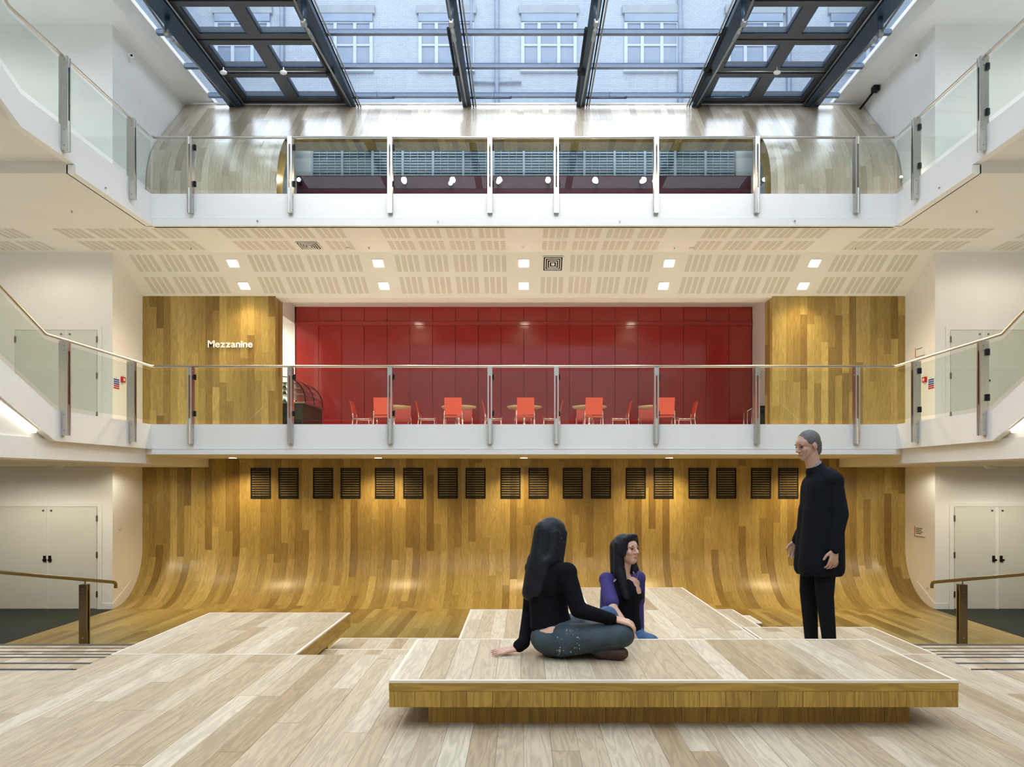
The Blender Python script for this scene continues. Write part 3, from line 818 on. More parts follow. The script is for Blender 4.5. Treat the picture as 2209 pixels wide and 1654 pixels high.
# ------------------------------------------------------------------ upper floor: oak hood with an opening
HR = 1.8; ha = math.radians(42); HZ0 = ZU; HY = 16.62; HZ1 = 9.5; HL1 = HZ1 - HZ0; HL2 = HR * ha
HTY, HTZ = HY + HR - HR * math.cos(ha), HZ1 + HR * math.sin(ha); HL3 = (12.40 - HTZ) / math.cos(ha)
def hood(u, v, off=0.0):
    if u < HL1: p, n = V((v, HY, HZ0 + u)), V((0, -1, 0))
    elif u < HL1 + HL2:
        a = (u - HL1) / HR
        p, n = V((v, HY + HR - HR * math.cos(a), HZ1 + HR * math.sin(a))), V((0, -math.cos(a), math.sin(a)))
    else:
        d = u - HL1 - HL2
        p, n = V((v, HTY + d * math.sin(ha), HTZ + d * math.cos(ha))), V((0, -math.cos(ha), math.sin(ha)))
    return p - n * off, n
HL = HL1 + HL2 + HL3
OX = 5.70; OU = HL1 + HL2 + (10.88 - HTZ) / math.cos(ha)
def hpoly(u0, u1, o0, o1, n=14):
    us = [u0 + (u1 - u0) * i / n for i in range(n + 1)]
    a = [hood(u, 0, o0)[0] for u in us]; b = [hood(u, 0, o1)[0] for u in us]
    return [(p.y, p.z) for p in a] + [(p.y, p.z) for p in b[::-1]]
TH = .46
hb = MB()
hb.prism(hpoly(0, HL, .014, TH), 'x', -8.68, -OX - .014); hb.prism(hpoly(0, HL, .014, TH), 'x', OX + .014, 8.68)
p1 = hood(OU, 0)[0]; pt = hood(HL, 0)[0]
yb1 = 17.92
hb.prism([(p1.y + .02, 10.895), (pt.y + .01, pt.z - .01), (pt.y + .5, pt.z - .03), (yb1, 10.895)], 'x', -OX - .02, OX + .02)
hd = struct(hb.build('wall_hood', M_SUB), 'oak boarded hood that curves back up to the skylight')
sg_ = lambda a, b: max(1, int((min(b, HL1 + HL2) - max(a, HL1)) / HR * 14) + 2) if (b > HL1 and a < HL1 + HL2) else 1
boards(hd, hood, -8.68, 8.68, .158, lambda a, b: [(0, HL)] if abs(a + b) / 2 > OX else [(OU, HL)], 1.5, M_OAKH, segs=sg_, rank=lambda t: -(t[1] - t[0]))
boards(hd, lambda u, v: (V((v, u, 10.88)), V((0, 0, -1))), -OX, OX, .158, lambda a, b: [(p1.y, yb1)], 3, M_OAK, max_parts=100)
for s in (-1, 1):
    n = 16
    for j in range(3):
        o0, o1 = TH * j / 3 + .001, TH * (j + 1) / 3 - .001; mb = MB(); tt = random.uniform(.2, .9); ou = random.uniform(0, 50)
        us = [OU * i / n for i in range(n + 1)]
        for ua, ub in zip(us, us[1:]):
            q = [hood(ua, s * OX, o0)[0], hood(ub, s * OX, o0)[0], hood(ub, s * OX, o1)[0], hood(ua, s * OX, o1)[0]]
            mb.poly(q, [(ou + ua, ou), (ou + ub, ou), (ou + ub, ou + .15), (ou + ua, ou + .15)], tt)
            mb.poly([p + V((s * .012, 0, 0)) for p in q[::-1]], [(ou, ou)] * 4, tt)
        mb.build('plank', M_OAK, hd)
struct(MB().box((-8.68, 18.58, 12.38), (8.68, 18.66, 12.42)).build('trim_hood', M_WHITE), 'white capping along the top of the hood')
# dark red parapet, white reveals, blue-grey blinds beyond
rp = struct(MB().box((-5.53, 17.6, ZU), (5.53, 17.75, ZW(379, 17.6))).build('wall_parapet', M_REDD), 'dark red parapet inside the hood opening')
for s, nm in ((-1, 'left'), (1, 'right')):
    struct(MB().prism([(17.95, ZU), (20.59, ZU), (20.59, 12.3), (19.3, 12.2), (18.1, 11.0), (17.95, 10.86)], 'x', s * 6.0, s * 6.15).build('wall_reveal_' + nm, M_WHITE), 'white reveal wall inside the hood opening, %s side' % nm)
w1 = struct(empty('window_1', (0, 20.45, 10.0)), 'internal window with blue-grey blinds behind the dark red parapet')
nb = 14; x0 = -6.0
for i in range(nb):
    a = -5.98 + 11.96 * i / nb; c = -5.98 + 11.96 * (i + 1) / nb
    for j in range(22):
        z = 9.9 - 10.0 + j * .125
        MB().beam((a + .02, 0, z), (c - .02, 0, z), .09, .008, (0, -.8, .6)).build('blind_slat', M_BLIND, w1) if i % 2 == 0 and False else None
    bl = MB()
    for j in range(34):
        z = -.15 + j * .078
        bl.poly([(a + .03, -.02, z), (c - .03, -.02, z), (c - .03, .02, z + .066), (a + .03, .02, z + .066)])
    bl.box((a + .03, .03, -.2), (c - .03, .04, 2.5))
    bl.build('blind', M_BLIND, w1)
    MB().box((a - .03, -.07, -.2), (a + .03, .06, 2.5)).build('mullion', M_MULL, w1)
    for t in (.25, .5, .75): MB().box((a + (c - a) * t - .006, -.04, -.2), (a + (c - a) * t + .006, -.025, 2.5)).build('blind_cord', M_MULL, w1)
struct(MB().box((-WR, 16.7, ZU - .02), (WR, 20.6, ZU)).build('floor_upper', M_CARPET), 'upper floor behind the balustrade')

# added lamps at the parapet, imitating spotlights reflected in the glass
NTH6 = ['first', 'second', 'third', 'fourth', 'fifth', 'sixth']
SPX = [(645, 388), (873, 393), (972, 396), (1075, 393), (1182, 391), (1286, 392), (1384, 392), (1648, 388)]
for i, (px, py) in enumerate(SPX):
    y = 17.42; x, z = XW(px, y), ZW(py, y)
    e = empty('spotlight', (x, y, z)); tag(e, 'small added lamp imitating a reflected spotlight behind the upper balustrade, number %s from the left' % ['one', 'two', 'three', 'four', 'five', 'six', 'seven', 'eight'][i], 'spotlight', 'added lamps along the dark red parapet')
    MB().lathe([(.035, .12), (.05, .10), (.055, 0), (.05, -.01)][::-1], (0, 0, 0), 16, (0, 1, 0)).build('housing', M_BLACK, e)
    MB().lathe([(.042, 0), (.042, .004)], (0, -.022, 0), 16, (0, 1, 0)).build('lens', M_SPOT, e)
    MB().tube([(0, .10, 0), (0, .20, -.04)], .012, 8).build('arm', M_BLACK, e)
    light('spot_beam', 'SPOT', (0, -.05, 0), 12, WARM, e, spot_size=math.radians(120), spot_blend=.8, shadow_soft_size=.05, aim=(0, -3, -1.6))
e = empty('spotlight', (XW(1944, 15.9), 15.9, ZW(382, 15.9))); tag(e, 'tiny bright light at the foot of the curved hood, far right', 'spotlight')
MB().ball((0, 0, 0), .03, 12, 8).build('lens', M_SPOT, e); MB().lathe([(.04, 0), (.04, .03)], (0, 0, -.05), 12).build('base', M_STEEL, e)
MB().tube([(0, 0, -.05), (0, 0, ZU - ZW(382, 15.9))], .01, 8).build('stem', M_STEEL, e)

# ------------------------------------------------------------------ skylight
sk = struct(empty('skylight', (0, 0, 12.55)), 'steel and glass skylight over the hall')
SY0, SY1 = -9.5, 21.0
RX = [-7.35, -4.40, -1.45, 1.45, 4.40, 7.35]
PY = [18.47 - 1.30 * k for k in range(-1, 21)]
def skp(m, name, mt, par=sk):
    m.v = [(x, y, z - 12.55) for x, y, z in m.v]; return m.build(name, mt, par)
for x in RX:
    w = .12 if abs(x) < 7 else .20
    skp(MB().box((x - w / 2, SY0, 12.22 + .06), (x + w / 2, SY1, 12.56)).box((x - w * .9, SY0, 12.26), (x + w * .9, SY1, 12.30)), 'rafter', M_BLUE)
for y in PY:
    if y < SY0: continue
    skp(MB().box((-8.05, y - .05, 12.50), (8.05, y + .05, 12.60)), 'purlin', M_PURLIN)
xs = [-8.05] + RX + [8.05]
ys = sorted([y for y in PY if y > SY0])
for xa, xb in zip(xs, xs[1:]):
    for k, (ya, yb_) in enumerate(zip(ys, ys[1:])):
        if yb_ < 12.5: continue
        skp(MB().box((xa + .05, ya + .05, 12.585), (xb - .05, yb_ - .05, 12.60)), 'pane', M_SKYG)
    skp(MB().box((xa + .05, SY0, 12.585), (xb - .05, min(y for y in ys if y > 11.0) - .05, 12.60)), 'pane', M_SKYG)
# opening vents in the two side bays: thick dark frames, two lights each
for s in (-1, 1):
    xa, xb = (-7.35 + .12, -4.40 - .08) if s < 0 else (4.40 + .08, 7.35 - .12)
    xm = (xa + xb) / 2
    for ya, yb_ in zip(ys, ys[1:]):
        if ya < 11: continue
        vt = empty('vent', (xm, (ya + yb_) / 2, 0)); vt.parent = sk
        hw, hh = (xb - xa) / 2, (yb_ - ya) / 2 - .03
        z0, z1 = -.16, .0
        for nm_, A, B in (('frame_bar', (-hw, -hh, z0), (hw, -hh + .17, z1)), ('frame_bar', (-hw, hh - .17, z0), (hw, hh, z1)),
                          ('frame_bar', (-hw, -hh + .17, z0), (-hw + .2, hh - .17, z1)), ('frame_bar', (hw - .2, -hh + .17, z0), (hw, hh - .17, z1)),
                          ('frame_bar', (-.15, -hh + .17, z0), (.15, hh - .17, z1))):
            MB().box(A, B).build(nm_, M_FRAME, vt)
        for (a, b2) in ((-hw + .2, -.15), (.15, hw - .2)):
            m = MB(); yy0, yy1 = -hh + .17, hh - .17
            m.box((a, yy0, z0 + .02), (b2, yy0 + .03, z0 + .06)).box((a, yy1 - .03, z0 + .02), (b2, yy1, z0 + .06)).box((a, yy0, z0 + .02), (a + .03, yy1, z0 + .06)).box((b2 - .03, yy0, z0 + .02), (b2, yy1, z0 + .06))
            m.build('glazing_bead', M_BLUE, vt)
# tie rods, king posts and bent arms
for i, x in enumerate(RX):
    s = -1 if x < 0 else 1
    jy, jz = (14.9, 11.93) if abs(x) > 7 else (14.45, 11.86)
    skp(MB().tube([(x, jy, 12.35), (x, jy, jz)], .055, 10), 'king_post', M_BLUE)
    for y1 in (18.75, jy - 3.9):
        skp(MB().tube([(x, jy, jz), (x, y1, 12.28)], .022, 8), 'tie_rod', M_ROD)
    skp(MB().lathe([(.06, -.05), (.08, -.03), (.08, .03), (.06, .05)], (x, jy, jz), 12, (1, 0, 0)), 'rod_joint', M_ROD)
    skp(MB().tube([(x, jy + .25, jz + .02), (x, jy + .7, jz + .07)], .04, 8), 'turnbuckle', M_ROD)
    for d, r in ((.16, .018), (.22, .018)):
        skp(MB().tube([(x - s * d if abs(x) > 2 else x + d, 13.0, 12.30), (x - s * d if abs(x) > 2 else x + d, 18.6, 12.30)], r, 8), 'conduit', M_BLACK if d < .2 else M_ROD)
    if abs(x) < 7:
        skp(MB().tube([(x + .02, 18.2, 12.34), (x + 1.12, 18.2, 12.34)], .022, 8).tube([(x + .7, 18.2, 12.34), (x + .7, 18.2, 12.5)], .008, 6).ball((x + 1.12, 18.2, 12.36), .04, 8, 6), 'vent_arm', M_BLUE)
        skp(MB().tube([(x - .14, 15.2, 12.22), (x - .14, 18.1, 12.22)], .035, 8), 'actuator', M_BLACK)
        skp(MB().box((x - .2, 16.8, 12.17), (x - .02, 16.9, 12.3)), 'actuator_bracket', M_BLACK)
for s in (-1, 1):
    for xx in ((-7.0, -5.6) if s < 0 else (5.9,)):
        skp(MB().ball((xx, 16.85, 12.22), (.09, .06, .05), 10, 6).tube([(xx, 16.85, 12.22), (xx + .0, 16.85, 12.34)], .012, 6), 'detector_head', M_PLASTIC)
    skp(MB().tube([(s * 7.0, 16.85, 12.24), (s * 4.6, 16.85, 12.24)], .01, 6), 'cable', M_ROD)

# spotlights clamped to the rafters, washing the hood and the upper fascia
for i, x in enumerate((-3.7, -2.2, -.75, .75, 2.2, 3.7)):
    e = empty('track_spotlight', (x, 5.0, 12.02)); tag(e, 'spotlight hung from the skylight rafters out of sight, %s from the left' % NTH6[i], 'spotlight')
    MB().lathe([(.05, 0), (.06, .16), (.04, .2)], (0, 0, 0), 16, (0, -1, .35)).build('housing', M_BLACK, e)
    MB().tube([(0, -.1, .05), (0, -.1, .26)], .012, 8).build('stem', M_BLACK, e)
    light('spot_beam', 'SPOT', (0, .08, -.03), 1200, (1, .95, .92), e, spot_size=math.radians(48), spot_blend=.9, shadow_soft_size=.08, aim=(0, 12.5, -1.9))

# ------------------------------------------------------------------ buildings beyond the skylight
def brick_mat():
    m = bpy.data.materials.new('white_glazed_brick'); m.use_nodes = True
    nt = m.node_tree; b = nt.nodes['Principled BSDF']; tc = nt.nodes.new('ShaderNodeTexCoord')
    mp = nt.nodes.new('ShaderNodeMapping'); mp.inputs['Rotation'].default_value = (math.pi / 2, 0, 0)
    br = nt.nodes.new('ShaderNodeTexBrick'); br.inputs['Scale'].default_value = 1.0
    br.inputs['Brick Width'].default_value = .225; br.inputs['Row Height'].default_value = .075; br.inputs['Mortar Size'].default_value = .009
    br.inputs['Color1'].default_value = (.33, .365, .40, 1); br.inputs['Color2'].default_value = (.29, .325, .365, 1); br.inputs['Mortar'].default_value = (.22, .255, .30, 1)
    nt.links.new(tc.outputs['Object'], mp.inputs[0]); nt.links.new(mp.outputs[0], br.inputs['Vector']); nt.links.new(br.outputs['Color'], b.inputs['Base Color'])
    b.inputs['Roughness'].default_value = .35
    return m
M_BRICK = brick_mat()
M_STONE = mat('grey_stone', (.25, .275, .29), .7, noise=.08, nscale=3)
M_PANE = mat('window_pane', (.19, .23, .30), .15, noise=.1, nscale=1)
M_SASH = mat('white_sash', (.40, .44, .48), .5, noise=.02)
M_PIPE = mat('drain_pipe', (.17, .21, .27), .5, noise=.1, nscale=4)
YN_ = 31.0
bd = empty('building', (0, YN_, 8)); tag(bd, 'white brick building with sash windows seen through the skylight', 'building')
MB().box((-24, 0, -8), (24, 4, 30)).build('facade', M_BRICK, bd)
for c in (302, 524, 745, 963, 1184, 1406, 1628, 1850):
    x = XW(c, YN_); z0, z1 = ZW(152, YN_) - 8, ZW(50, YN_) - 8; hw = 1.12
    for dz in (-4.6, 0, 4.6):
        w_ = empty('window', (x, 0, z0 + dz)); w_.parent = bd; H = z1 - z0
        MB().box((-hw, -.02, 0), (hw, .02, H)).build('pane', M_PANE, w_)
        fr = MB()
        for xx in (-hw, -.42, .42, hw): fr.box((xx - .07, -.08, 0), (xx + .07, .0, H))
        for zz in (0, H * .52, H): fr.box((-hw, -.07, zz - .04), (hw, 0, zz + .04))
        fr.build('sash', M_SASH, w_)
        MB().box((-hw - .06, -.12, H + .02), (hw + .06, .02, H + .36)).build('soldier_course', M_PANE, w_)
        MB().box((-hw - .16, -.14, H + .36), (hw + .16, .02, H + .70)).build('lintel', M_STONE, w_)
        MB().box((-hw - .1, -.15, -.1), (hw + .1, .02, 0)).build('sill', M_SASH, w_)
for px, r in ((1072, .09), (1017, .05), (1466, .10), (610, .09), (1700, .09)):
    MB().tube([(XW(px, YN_), -.12, -8), (XW(px, YN_), -.12, 26)], r, 10).build('drain_pipe', M_PIPE, bd)
MB().tube([(XW(1020, YN_), -.1, ZW(180, YN_) - 8), (XW(1125, YN_), -.1, ZW(180, YN_) - 8)], .05, 8).build('drain_pipe', M_PIPE, bd)
for s, nm in ((-1, 'left'), (1, 'right')):
    b2 = empty('building', (s * 15, 20, 8)); tag(b2, 'pale rendered side building beyond the %s edge of the skylight' % nm, 'building')
    MB().box((0, -24, -8), (s * 3, 10.6, 17)).build('facade', M_STONE if False else M_BRICK, b2)
    for yy in (-2, 2.5, 7):
        w_ = empty('window', (0, yy, 7)); w_.parent = b2
        MB().box((-s * .02, -.8, 0), (s * .02, .8, 2.2)).build('pane', M_PANE, w_); MB().box((-s * .08, -.85, 1.05), (0, .85, 1.15)).box((-s * .08, -.05, 0), (0, .05, 2.2)).build('sash', M_SASH, w_)

# ------------------------------------------------------------------ wall grilles on the ground floor
GX = [(541, 584), (601, 644), (676, 718), (735, 778), (809, 852), (870, 913), (945, 987), (1005, 1047), (1080, 1123), (1140, 1183), (1214, 1257), (1275, 1318),
      (1350, 1393), (1410, 1453), (1485, 1528), (1545, 1588), (1620, 1663), (1679, 1722)]
zt, zb = ZW(1009, YB), ZW(1075, YB); GW = .455; GH = zt - zb
gro = None
NTH = ['first', 'second', 'third', 'fourth', 'fifth', 'sixth', 'seventh', 'eighth', 'ninth', 'tenth', 'eleventh', 'twelfth', 'thirteenth', 'fourteenth', 'fifteenth', 'sixteenth', 'seventeenth', 'eighteenth']
for i, (a, b2) in enumerate(GX):
    x = XW((a + b2) / 2, YB)
    if gro is None:
        g = gro = empty('wall_grille', (x, YB, zb))
        fr = MB(); t = .027
        fr.box((-GW / 2, -.016, 0), (-GW / 2 + t, .005, GH)).box((GW / 2 - t, -.016, 0), (GW / 2, .005, GH)).box((-GW / 2, -.016, 0), (GW / 2, .005, t)).box((-GW / 2, -.016, GH - t), (GW / 2, .005, GH))
        fr.build('frame', M_BLACK, g)
        for k in range(1, 13):
            z = GH * k / 13
            MB().box((-GW / 2 + t, -.014, z - .0155), (GW / 2 - t, -.004, z + .0155)).build('slat', M_BLACK, g)
        CH['wall_grille'] = kids(g)
    else:
        g = copy_tree(gro); g.location = (x, YB, zb)
    tag(g, 'black slatted wall grille on the oak back wall, %s from the left' % NTH[i], 'grille', 'slatted grilles in a row on the back wall')

# ------------------------------------------------------------------ lamps
ORD5 = ['far left', 'left of centre', 'centre', 'right of centre', 'far right']
tilt = math.atan(SL)
for r, y in ((0, 15.575), (1, 16.20)):
    for i in range(5):
        x = (i - 2) * 3.13
        e = empty('downlight', (x, y, zslope(y) - .002)); e.rotation_euler = (tilt, 0, 0)
        tag(e, 'square recessed downlight in the sloping ceiling, %s row, %s' % (('upper', 'lower')[r], ORD5[i]), 'downlight', 'square downlights over the mezzanine')
        MB().box((-.13, -.13, -.01), (.13, .13, .012)).build('bezel', M_PLASTIC, e)
        for sx in (-.055, .055):
            for sy in (-.055, .055):
                pass
        MB().box((-.10, -.10, -.014), (.10, .10, -.009)).build('lamp_face', M_LAMP, e)
        light('downlight_beam', 'SPOT', (0, 0, -.05), 235, WARM, e, spot_size=math.radians(150), spot_blend=.9, shadow_soft_size=.1)
for i in range(5):
    x = (i - 2) * 3.13; y = 15.55
    zz = ZSOF
    if abs(x) > 7.19: zz = ZSOF2
    e = empty('downlight', (x, y, zz)); tag(e, 'round recessed downlight washing the oak back wall, %s' % ORD5[i], 'downlight', 'round downlights under the mezzanine')
    MB().lathe([(.10, -.004), (.10, .0), (.09, .004)][::1], (0, 0, -.006), 20).build('bezel', M_PLASTIC, e)
    MB().lathe([(.075, -.008), (.075, -.004)], (0, 0, -.006), 20).build('lamp_face', M_LAMP, e)
    light('downlight_beam', 'SPOT', (0, 0, -.03), 215, WARMER, e, spot_size=math.radians(125), spot_blend=.7, shadow_soft_size=.06, aim=(0, .22, -1))
for s, nm in ((-1, 'left'), (1, 'right')):  # fill lamps added to brighten the door walls and side galleries
    for (x, y, z, pw, nmz) in ((9.8, 13.2, ZSOF2, 225, 'lower'), (11.3, 12.4, ZTOP, 260, 'upper'), (9.8, 13.6, ZC, 90, 'middle'), (8.0, 15.0, ZSOF2, 50, 'edge'), (10.2, 8.0, ZC, 120, 'rear middle')):
        e = empty('downlight', (s * x, y, z)); tag(e, 'added downlight brightening the walls, in the %s side ceiling, %s one' % (nm, nmz), 'downlight')
        MB().lathe([(.09, -.006), (.09, 0)], (0, 0, 0), 20).build('bezel', M_PLASTIC, e)
        light('downlight_beam', 'SPOT', (0, 0, -.03), pw, NEUT if nmz != 'upper' else (.9, .95, 1.0), e, spot_size=math.radians(172), spot_blend=.4, shadow_soft_size=.08)
for i in range(3):
    x = -3.16 + 3.19 * i; e = empty('downlight', (x, 17.35, 7.42)); tag(e, 'recessed downlight over the cafe hidden behind the bulkhead, %s' % ['left', 'middle', 'right'][i], 'downlight')
    MB().lathe([(.11, -.012), (.11, -.007)], (0, 0, 0), 20).build('lamp_face', M_LAMP, e)
    MB().lathe([(.09, -.006), (.09, 0)], (0, 0, 0), 20).build('bezel', M_PLASTIC, e)
    light('downlight_beam', 'SPOT', (0, 0, -.03), 30, WARM, e, spot_size=math.radians(150), spot_blend=.9, shadow_soft_size=.08)
e = empty('downlight', (-7.4, 18.4, 7.42)); tag(e, 'bright recessed downlight in the servery beyond the opening', 'downlight')
MB().lathe([(.12, -.006), (.12, 0)], (0, 0, 0), 20).build('bezel', M_PLASTIC, e)
light('downlight_beam', 'SPOT', (0, 0, -.03), 700, (1, .95, .85), e, spot_size=math.radians(160), spot_blend=.9, shadow_soft_size=.1)

# ------------------------------------------------------------------ small fittings
def diffuser(x, y, sl, label):
    e = empty('air_diffuser', (x, y, (zslope(y) if sl else ZC) - .003)); e.rotation_euler = (tilt if sl else 0, 0, 0); tag(e, label, 'air diffuser')
    MB().box((-.22, -.22, -.002), (.22, .22, .0)).build('backing', M_BLACK, e)
    for k, h in enumerate((.21, .165, .12, .075)):
        m = MB()
        for a, b2 in (((-h, -h), (h, -h)), ((h, -h), (h, h)), ((h, h), (-h, h)), ((-h, h), (-h, -h))):
            m.beam((*a, -.012 - .004 * k), (*b2, -.012 - .004 * k), .018, .012)
        m.build('louvre_ring', M_PLASTIC, e)
    MB().box((-.035, -.035, -.03), (.035, .035, -.004)).build('centre_plate', M_PLASTIC, e)
diffuser(.626, 15.58, True, 'square air diffuser of concentric rings in the sloping ceiling')
diffuser(-4.40, 14.82, False, 'dark square air diffuser in the flat ceiling, left')
SMOKE = [(752, 534, ZC), (1492, 534, ZC)]
for i, (px, py, z) in enumerate(SMOKE):
    y = (z - CZ) * F / (VY - py); e = empty('smoke_detector', (XW(px, y), y, z)); tag(e, 'small round smoke detector on the cream ceiling, ' + ('left' if i == 0 else 'right'), 'smoke detector')
    MB().lathe([(.035, -.04), (.05, -.03), (.055, -.005), (.055, 0)], (0, 0, 0), 18).build('housing', M_PLASTIC, e); MB().lathe([(.04, -.034), (.054, -.022)], (0, 0, 0), 18).build('vent_ring', M_BLACK, e)
def sprinkler(x, y, z, label, ax=(0, 0, -1)):
    e = empty('sprinkler_head', (x, y, z)); tag(e, label, 'sprinkler')
    MB().lathe([(.03, 0), (.03, .006)], (0, 0, 0), 14, ax).build('plate', M_PLASTIC, e)
    MB().lathe([(.008, 0), (.008, .03), (.018, .032), (.018, .036)], (0, 0, 0), 10, ax).build('head', M_ROD, e)
for i, (px, py) in enumerate(((412, 534), (796, 533), (1129, 532), (1455, 533), (1845, 534), (155, 454), (2107, 454))):
    y = (ZC - CZ) * F / (VY - py); sprinkler(XW(px, y), y, ZC, 'tiny sprinkler head on the cream ceiling, %s from the left of the back row' % NTH[i] if i < 5 else 'tiny sprinkler head on the cream ceiling near the %s balcony' % ('left' if i == 5 else 'right'))
for i, px in enumerate((557, 945, 1337, 1713)):
    sprinkler(XW(px, YF), YF - .012, ZW(478, YF), 'small side sprinkler on the upper fascia lip, %s from the left' % NTH[i], (0, -1, 0))
for s, px in ((-1, 223), (1, 2031)):
    y = WF * F / abs(px - VX); sprinkler(s * (WF - .012), y, ZW(405, y), 'small side sprinkler on the upper fascia lip of the %s balcony' % ('left' if s < 0 else 'right'), (-s, 0, 0))
for s, nm in ((-1, 'left'), (1, 'right')):
    e = empty('smoke_detector', (s * 9.4, 14.6, ZSOF2)); tag(e, 'round smoke detector under the lowered ceiling by the %s ground floor doors' % nm, 'smoke detector')
    MB().lathe([(.06, -.06), (.09, -.04), (.10, -.005), (.10, 0)], (0, 0, 0), 18).build('housing', M_PLASTIC, e); MB().lathe([(.07, -.05), (.092, -.036)], (0, 0, 0), 18).build('vent_ring', M_BLACK, e)
    sprinkler(s * 7.55, 15.9, ZSOF2, 'small sprinkler head under the lowered ceiling, %s end of the oak wall' % nm)
    # fire action notice and call point on the return wall
    X = s * (WR - .002)
    e = empty('notice', (X, 15.43, 4.80)); tag(e, 'white fire notice with blue and red bars on the %s mezzanine return wall' % nm, 'notice')
    MB().box((0, -.13, -.15), (-s * .006, .13, .15)).build('board', M_SIGN, e)
    for k in range(5):
        z = .07 - k * .045; MB().box((-s * .006, -.105, z - .016), (-s * .009, .105, z + .016)).build('bar', M_BLUESIGN if k < 3 else M_REDSIGN, e)
    MB().ball((-s * .006, 0, .115), (.004, .012, .012), 8, 6).build('symbol', M_BLUESIGN, e)
    e = empty('fire_call_point', (X, 15.66, 4.90)); tag(e, 'red fire alarm call point beside the notice on the %s' % nm, 'alarm')
    MB().box((0, -.06, -.06), (-s * .045, .06, .06)).build('box', M_REDSIGN, e); MB().box((-s * .045, -.028, -.028), (-s * .048, .028, .028)).build('glass_front', M_SIGN, e)
def plaque(x, y, z, s, w, h, lines, label):
    e = empty('room_sign', (x, y, z)); tag(e, label, 'sign')
    MB().box((0, -w / 2, -h / 2), (-s * .012, w / 2, h / 2)).build('plate', M_SIGN, e)
    MB().box((-s * .012, w / 2 - .025, -h / 2), (-s * .014, w / 2, h / 2)).build('red_edge', M_REDSIGN, e)
    for k in range(lines):
        z1 = h * .32 - k * h * .18; MB().box((-s * .012, w * (.36), z1 - .008), (-s * .0135, -w * (.30 - .1 * (k % 2)), z1 + .008)).build('text_line', M_DARKSIGN, e)
    for zz in (-h / 2, ): MB().box((0, -w / 2 - .004, zz - .008), (-s * .014, w / 2, zz)).build('frame_edge', M_BRONZE, e)
plaque(WR - .002, 15.87, 5.55, 1, .36, .20, 1, 'white room sign with one line of text on the right mezzanine wall')
plaque(WR - .002, 15.88, 1.60, 1, .40, .21, 4, 'white framed sign with lines of text on the right ground floor wall')
for x, y, z, s, lab in ((-WR + .002, 15.56, 1.71, -1, 'white light switch plate on the left return wall'), (WR - .002, 15.58, .43, 1, 'white socket plate low on the right return wall'), (6.198, 17.6, 4.6, 1, 'small dark socket on the white wall beside the bins')):
    e = empty('wall_plate', (x, y, z)); tag(e, lab, 'switch')
    MB().box((0, -.045, -.045), (-s * .012, .045, .045)).build('plate', M_PLASTIC if x < 6 or x > 7 else M_BLACK, e); MB().box((-s * .012, -.012, -.02), (-s * .016, .012, .02)).build('rocker', M_WHITE, e)
for s, nm in ((-1, 'left'), (1, 'right')):
    e = empty('security_camera', (s * (WR - .002), 15.95, 12.05)); tag(e, 'small white security camera high on the %s wall by the skylight' % nm, 'camera')
    MB().lathe([(.09, 0), (.09, .02), (.05, .05)], (0, 0, 0), 18, (-s, 0, 0)).build('mount', M_PLASTIC, e)
    MB().lathe([(.05, 0), (.055, .05), (.05, .12)], (-s * .05, 0, 0), 16, (-s * .5, -1, -.2)).build('body', M_PLASTIC, e)
    MB().lathe([(.025, 0), (.02, .008)], (-s * .105, -.11, -.022), 12, (-s * .5, -1, -.2)).build('lens', M_BLACK, e)
e = empty('cable_arm', (8.60, 17.95, 12.28)); tag(e, 'black angled arm fixed under the right reveal at the hood', 'bracket')
MB().tube([(0, -.2, 0), (-.05, .45, -.12)], .025, 10).build('arm', M_BLACK, e); MB().box((-.07, -.34, -.05), (.07, -.18, .07)).build('mount', M_BLACK, e); MB().ball((0, -.2, 0), .05, 10, 8).build('joint', M_BLACK, e)
#PEOPLE
# ------------------------------------------------------------------ people
M_SKIN = mat('skin', (0.62, 0.36, 0.25), 0.5, noise=0.05, nscale=20)
M_SKIN2 = mat('skin_tanned', (0.46, 0.27, 0.19), 0.5, noise=0.05, nscale=20)
M_HAIR = mat('black_hair', (0.006, 0.007, 0.011), 0.5, spec=0.25, noise=0.3, nscale=60, bump=0.4)
M_GREYHAIR = mat('short_grey_hair', (0.10, 0.09, 0.085), 0.6, noise=0.4, nscale=90, bump=0.4)
M_BLACKKNIT = mat('black_knit', (0.006, 0.006, 0.008), 0.9, noise=0.2, nscale=200, bump=0.2, spec=0.1)
M_NAVYCUFF = mat('black_coat', (0.007, 0.008, 0.011), 0.9, noise=0.2, nscale=120, bump=0.2, spec=0.12)
M_JEANS = mat('dark_blue_jeans', (0.030, 0.048, 0.060), 0.75, noise=0.35, nscale=14, bump=0.3)
M_JEANS2 = mat('blue_jeans', (0.045, 0.10, 0.20), 0.75, noise=0.3, nscale=14, bump=0.3)
M_TROUSER = mat('black_trousers', (0.007, 0.008, 0.010), 0.9, noise=0.2, nscale=60, spec=0.12)
M_PURPLE = mat('purple_cardigan', (0.035, 0.022, 0.14), 0.8, noise=0.2, nscale=80, bump=0.2)
M_BOOT = mat('brown_boot', (0.05, 0.022, 0.014), 0.55, noise=0.3, nscale=25)
M_SHIRT = mat('grey_mauve_shirt', (0.25, 0.20, 0.21), 0.8, noise=0.05)
M_LIP = mat('lips', (0.45, 0.15, 0.13), 0.5, noise=0.05)
M_EYE = mat('dark_eye', (0.02, 0.015, 0.012), 0.2, noise=0.1)
M_PAINT = mat('pale_paint_splash', (0.38, 0.38, 0.33), 0.7, noise=0.1)

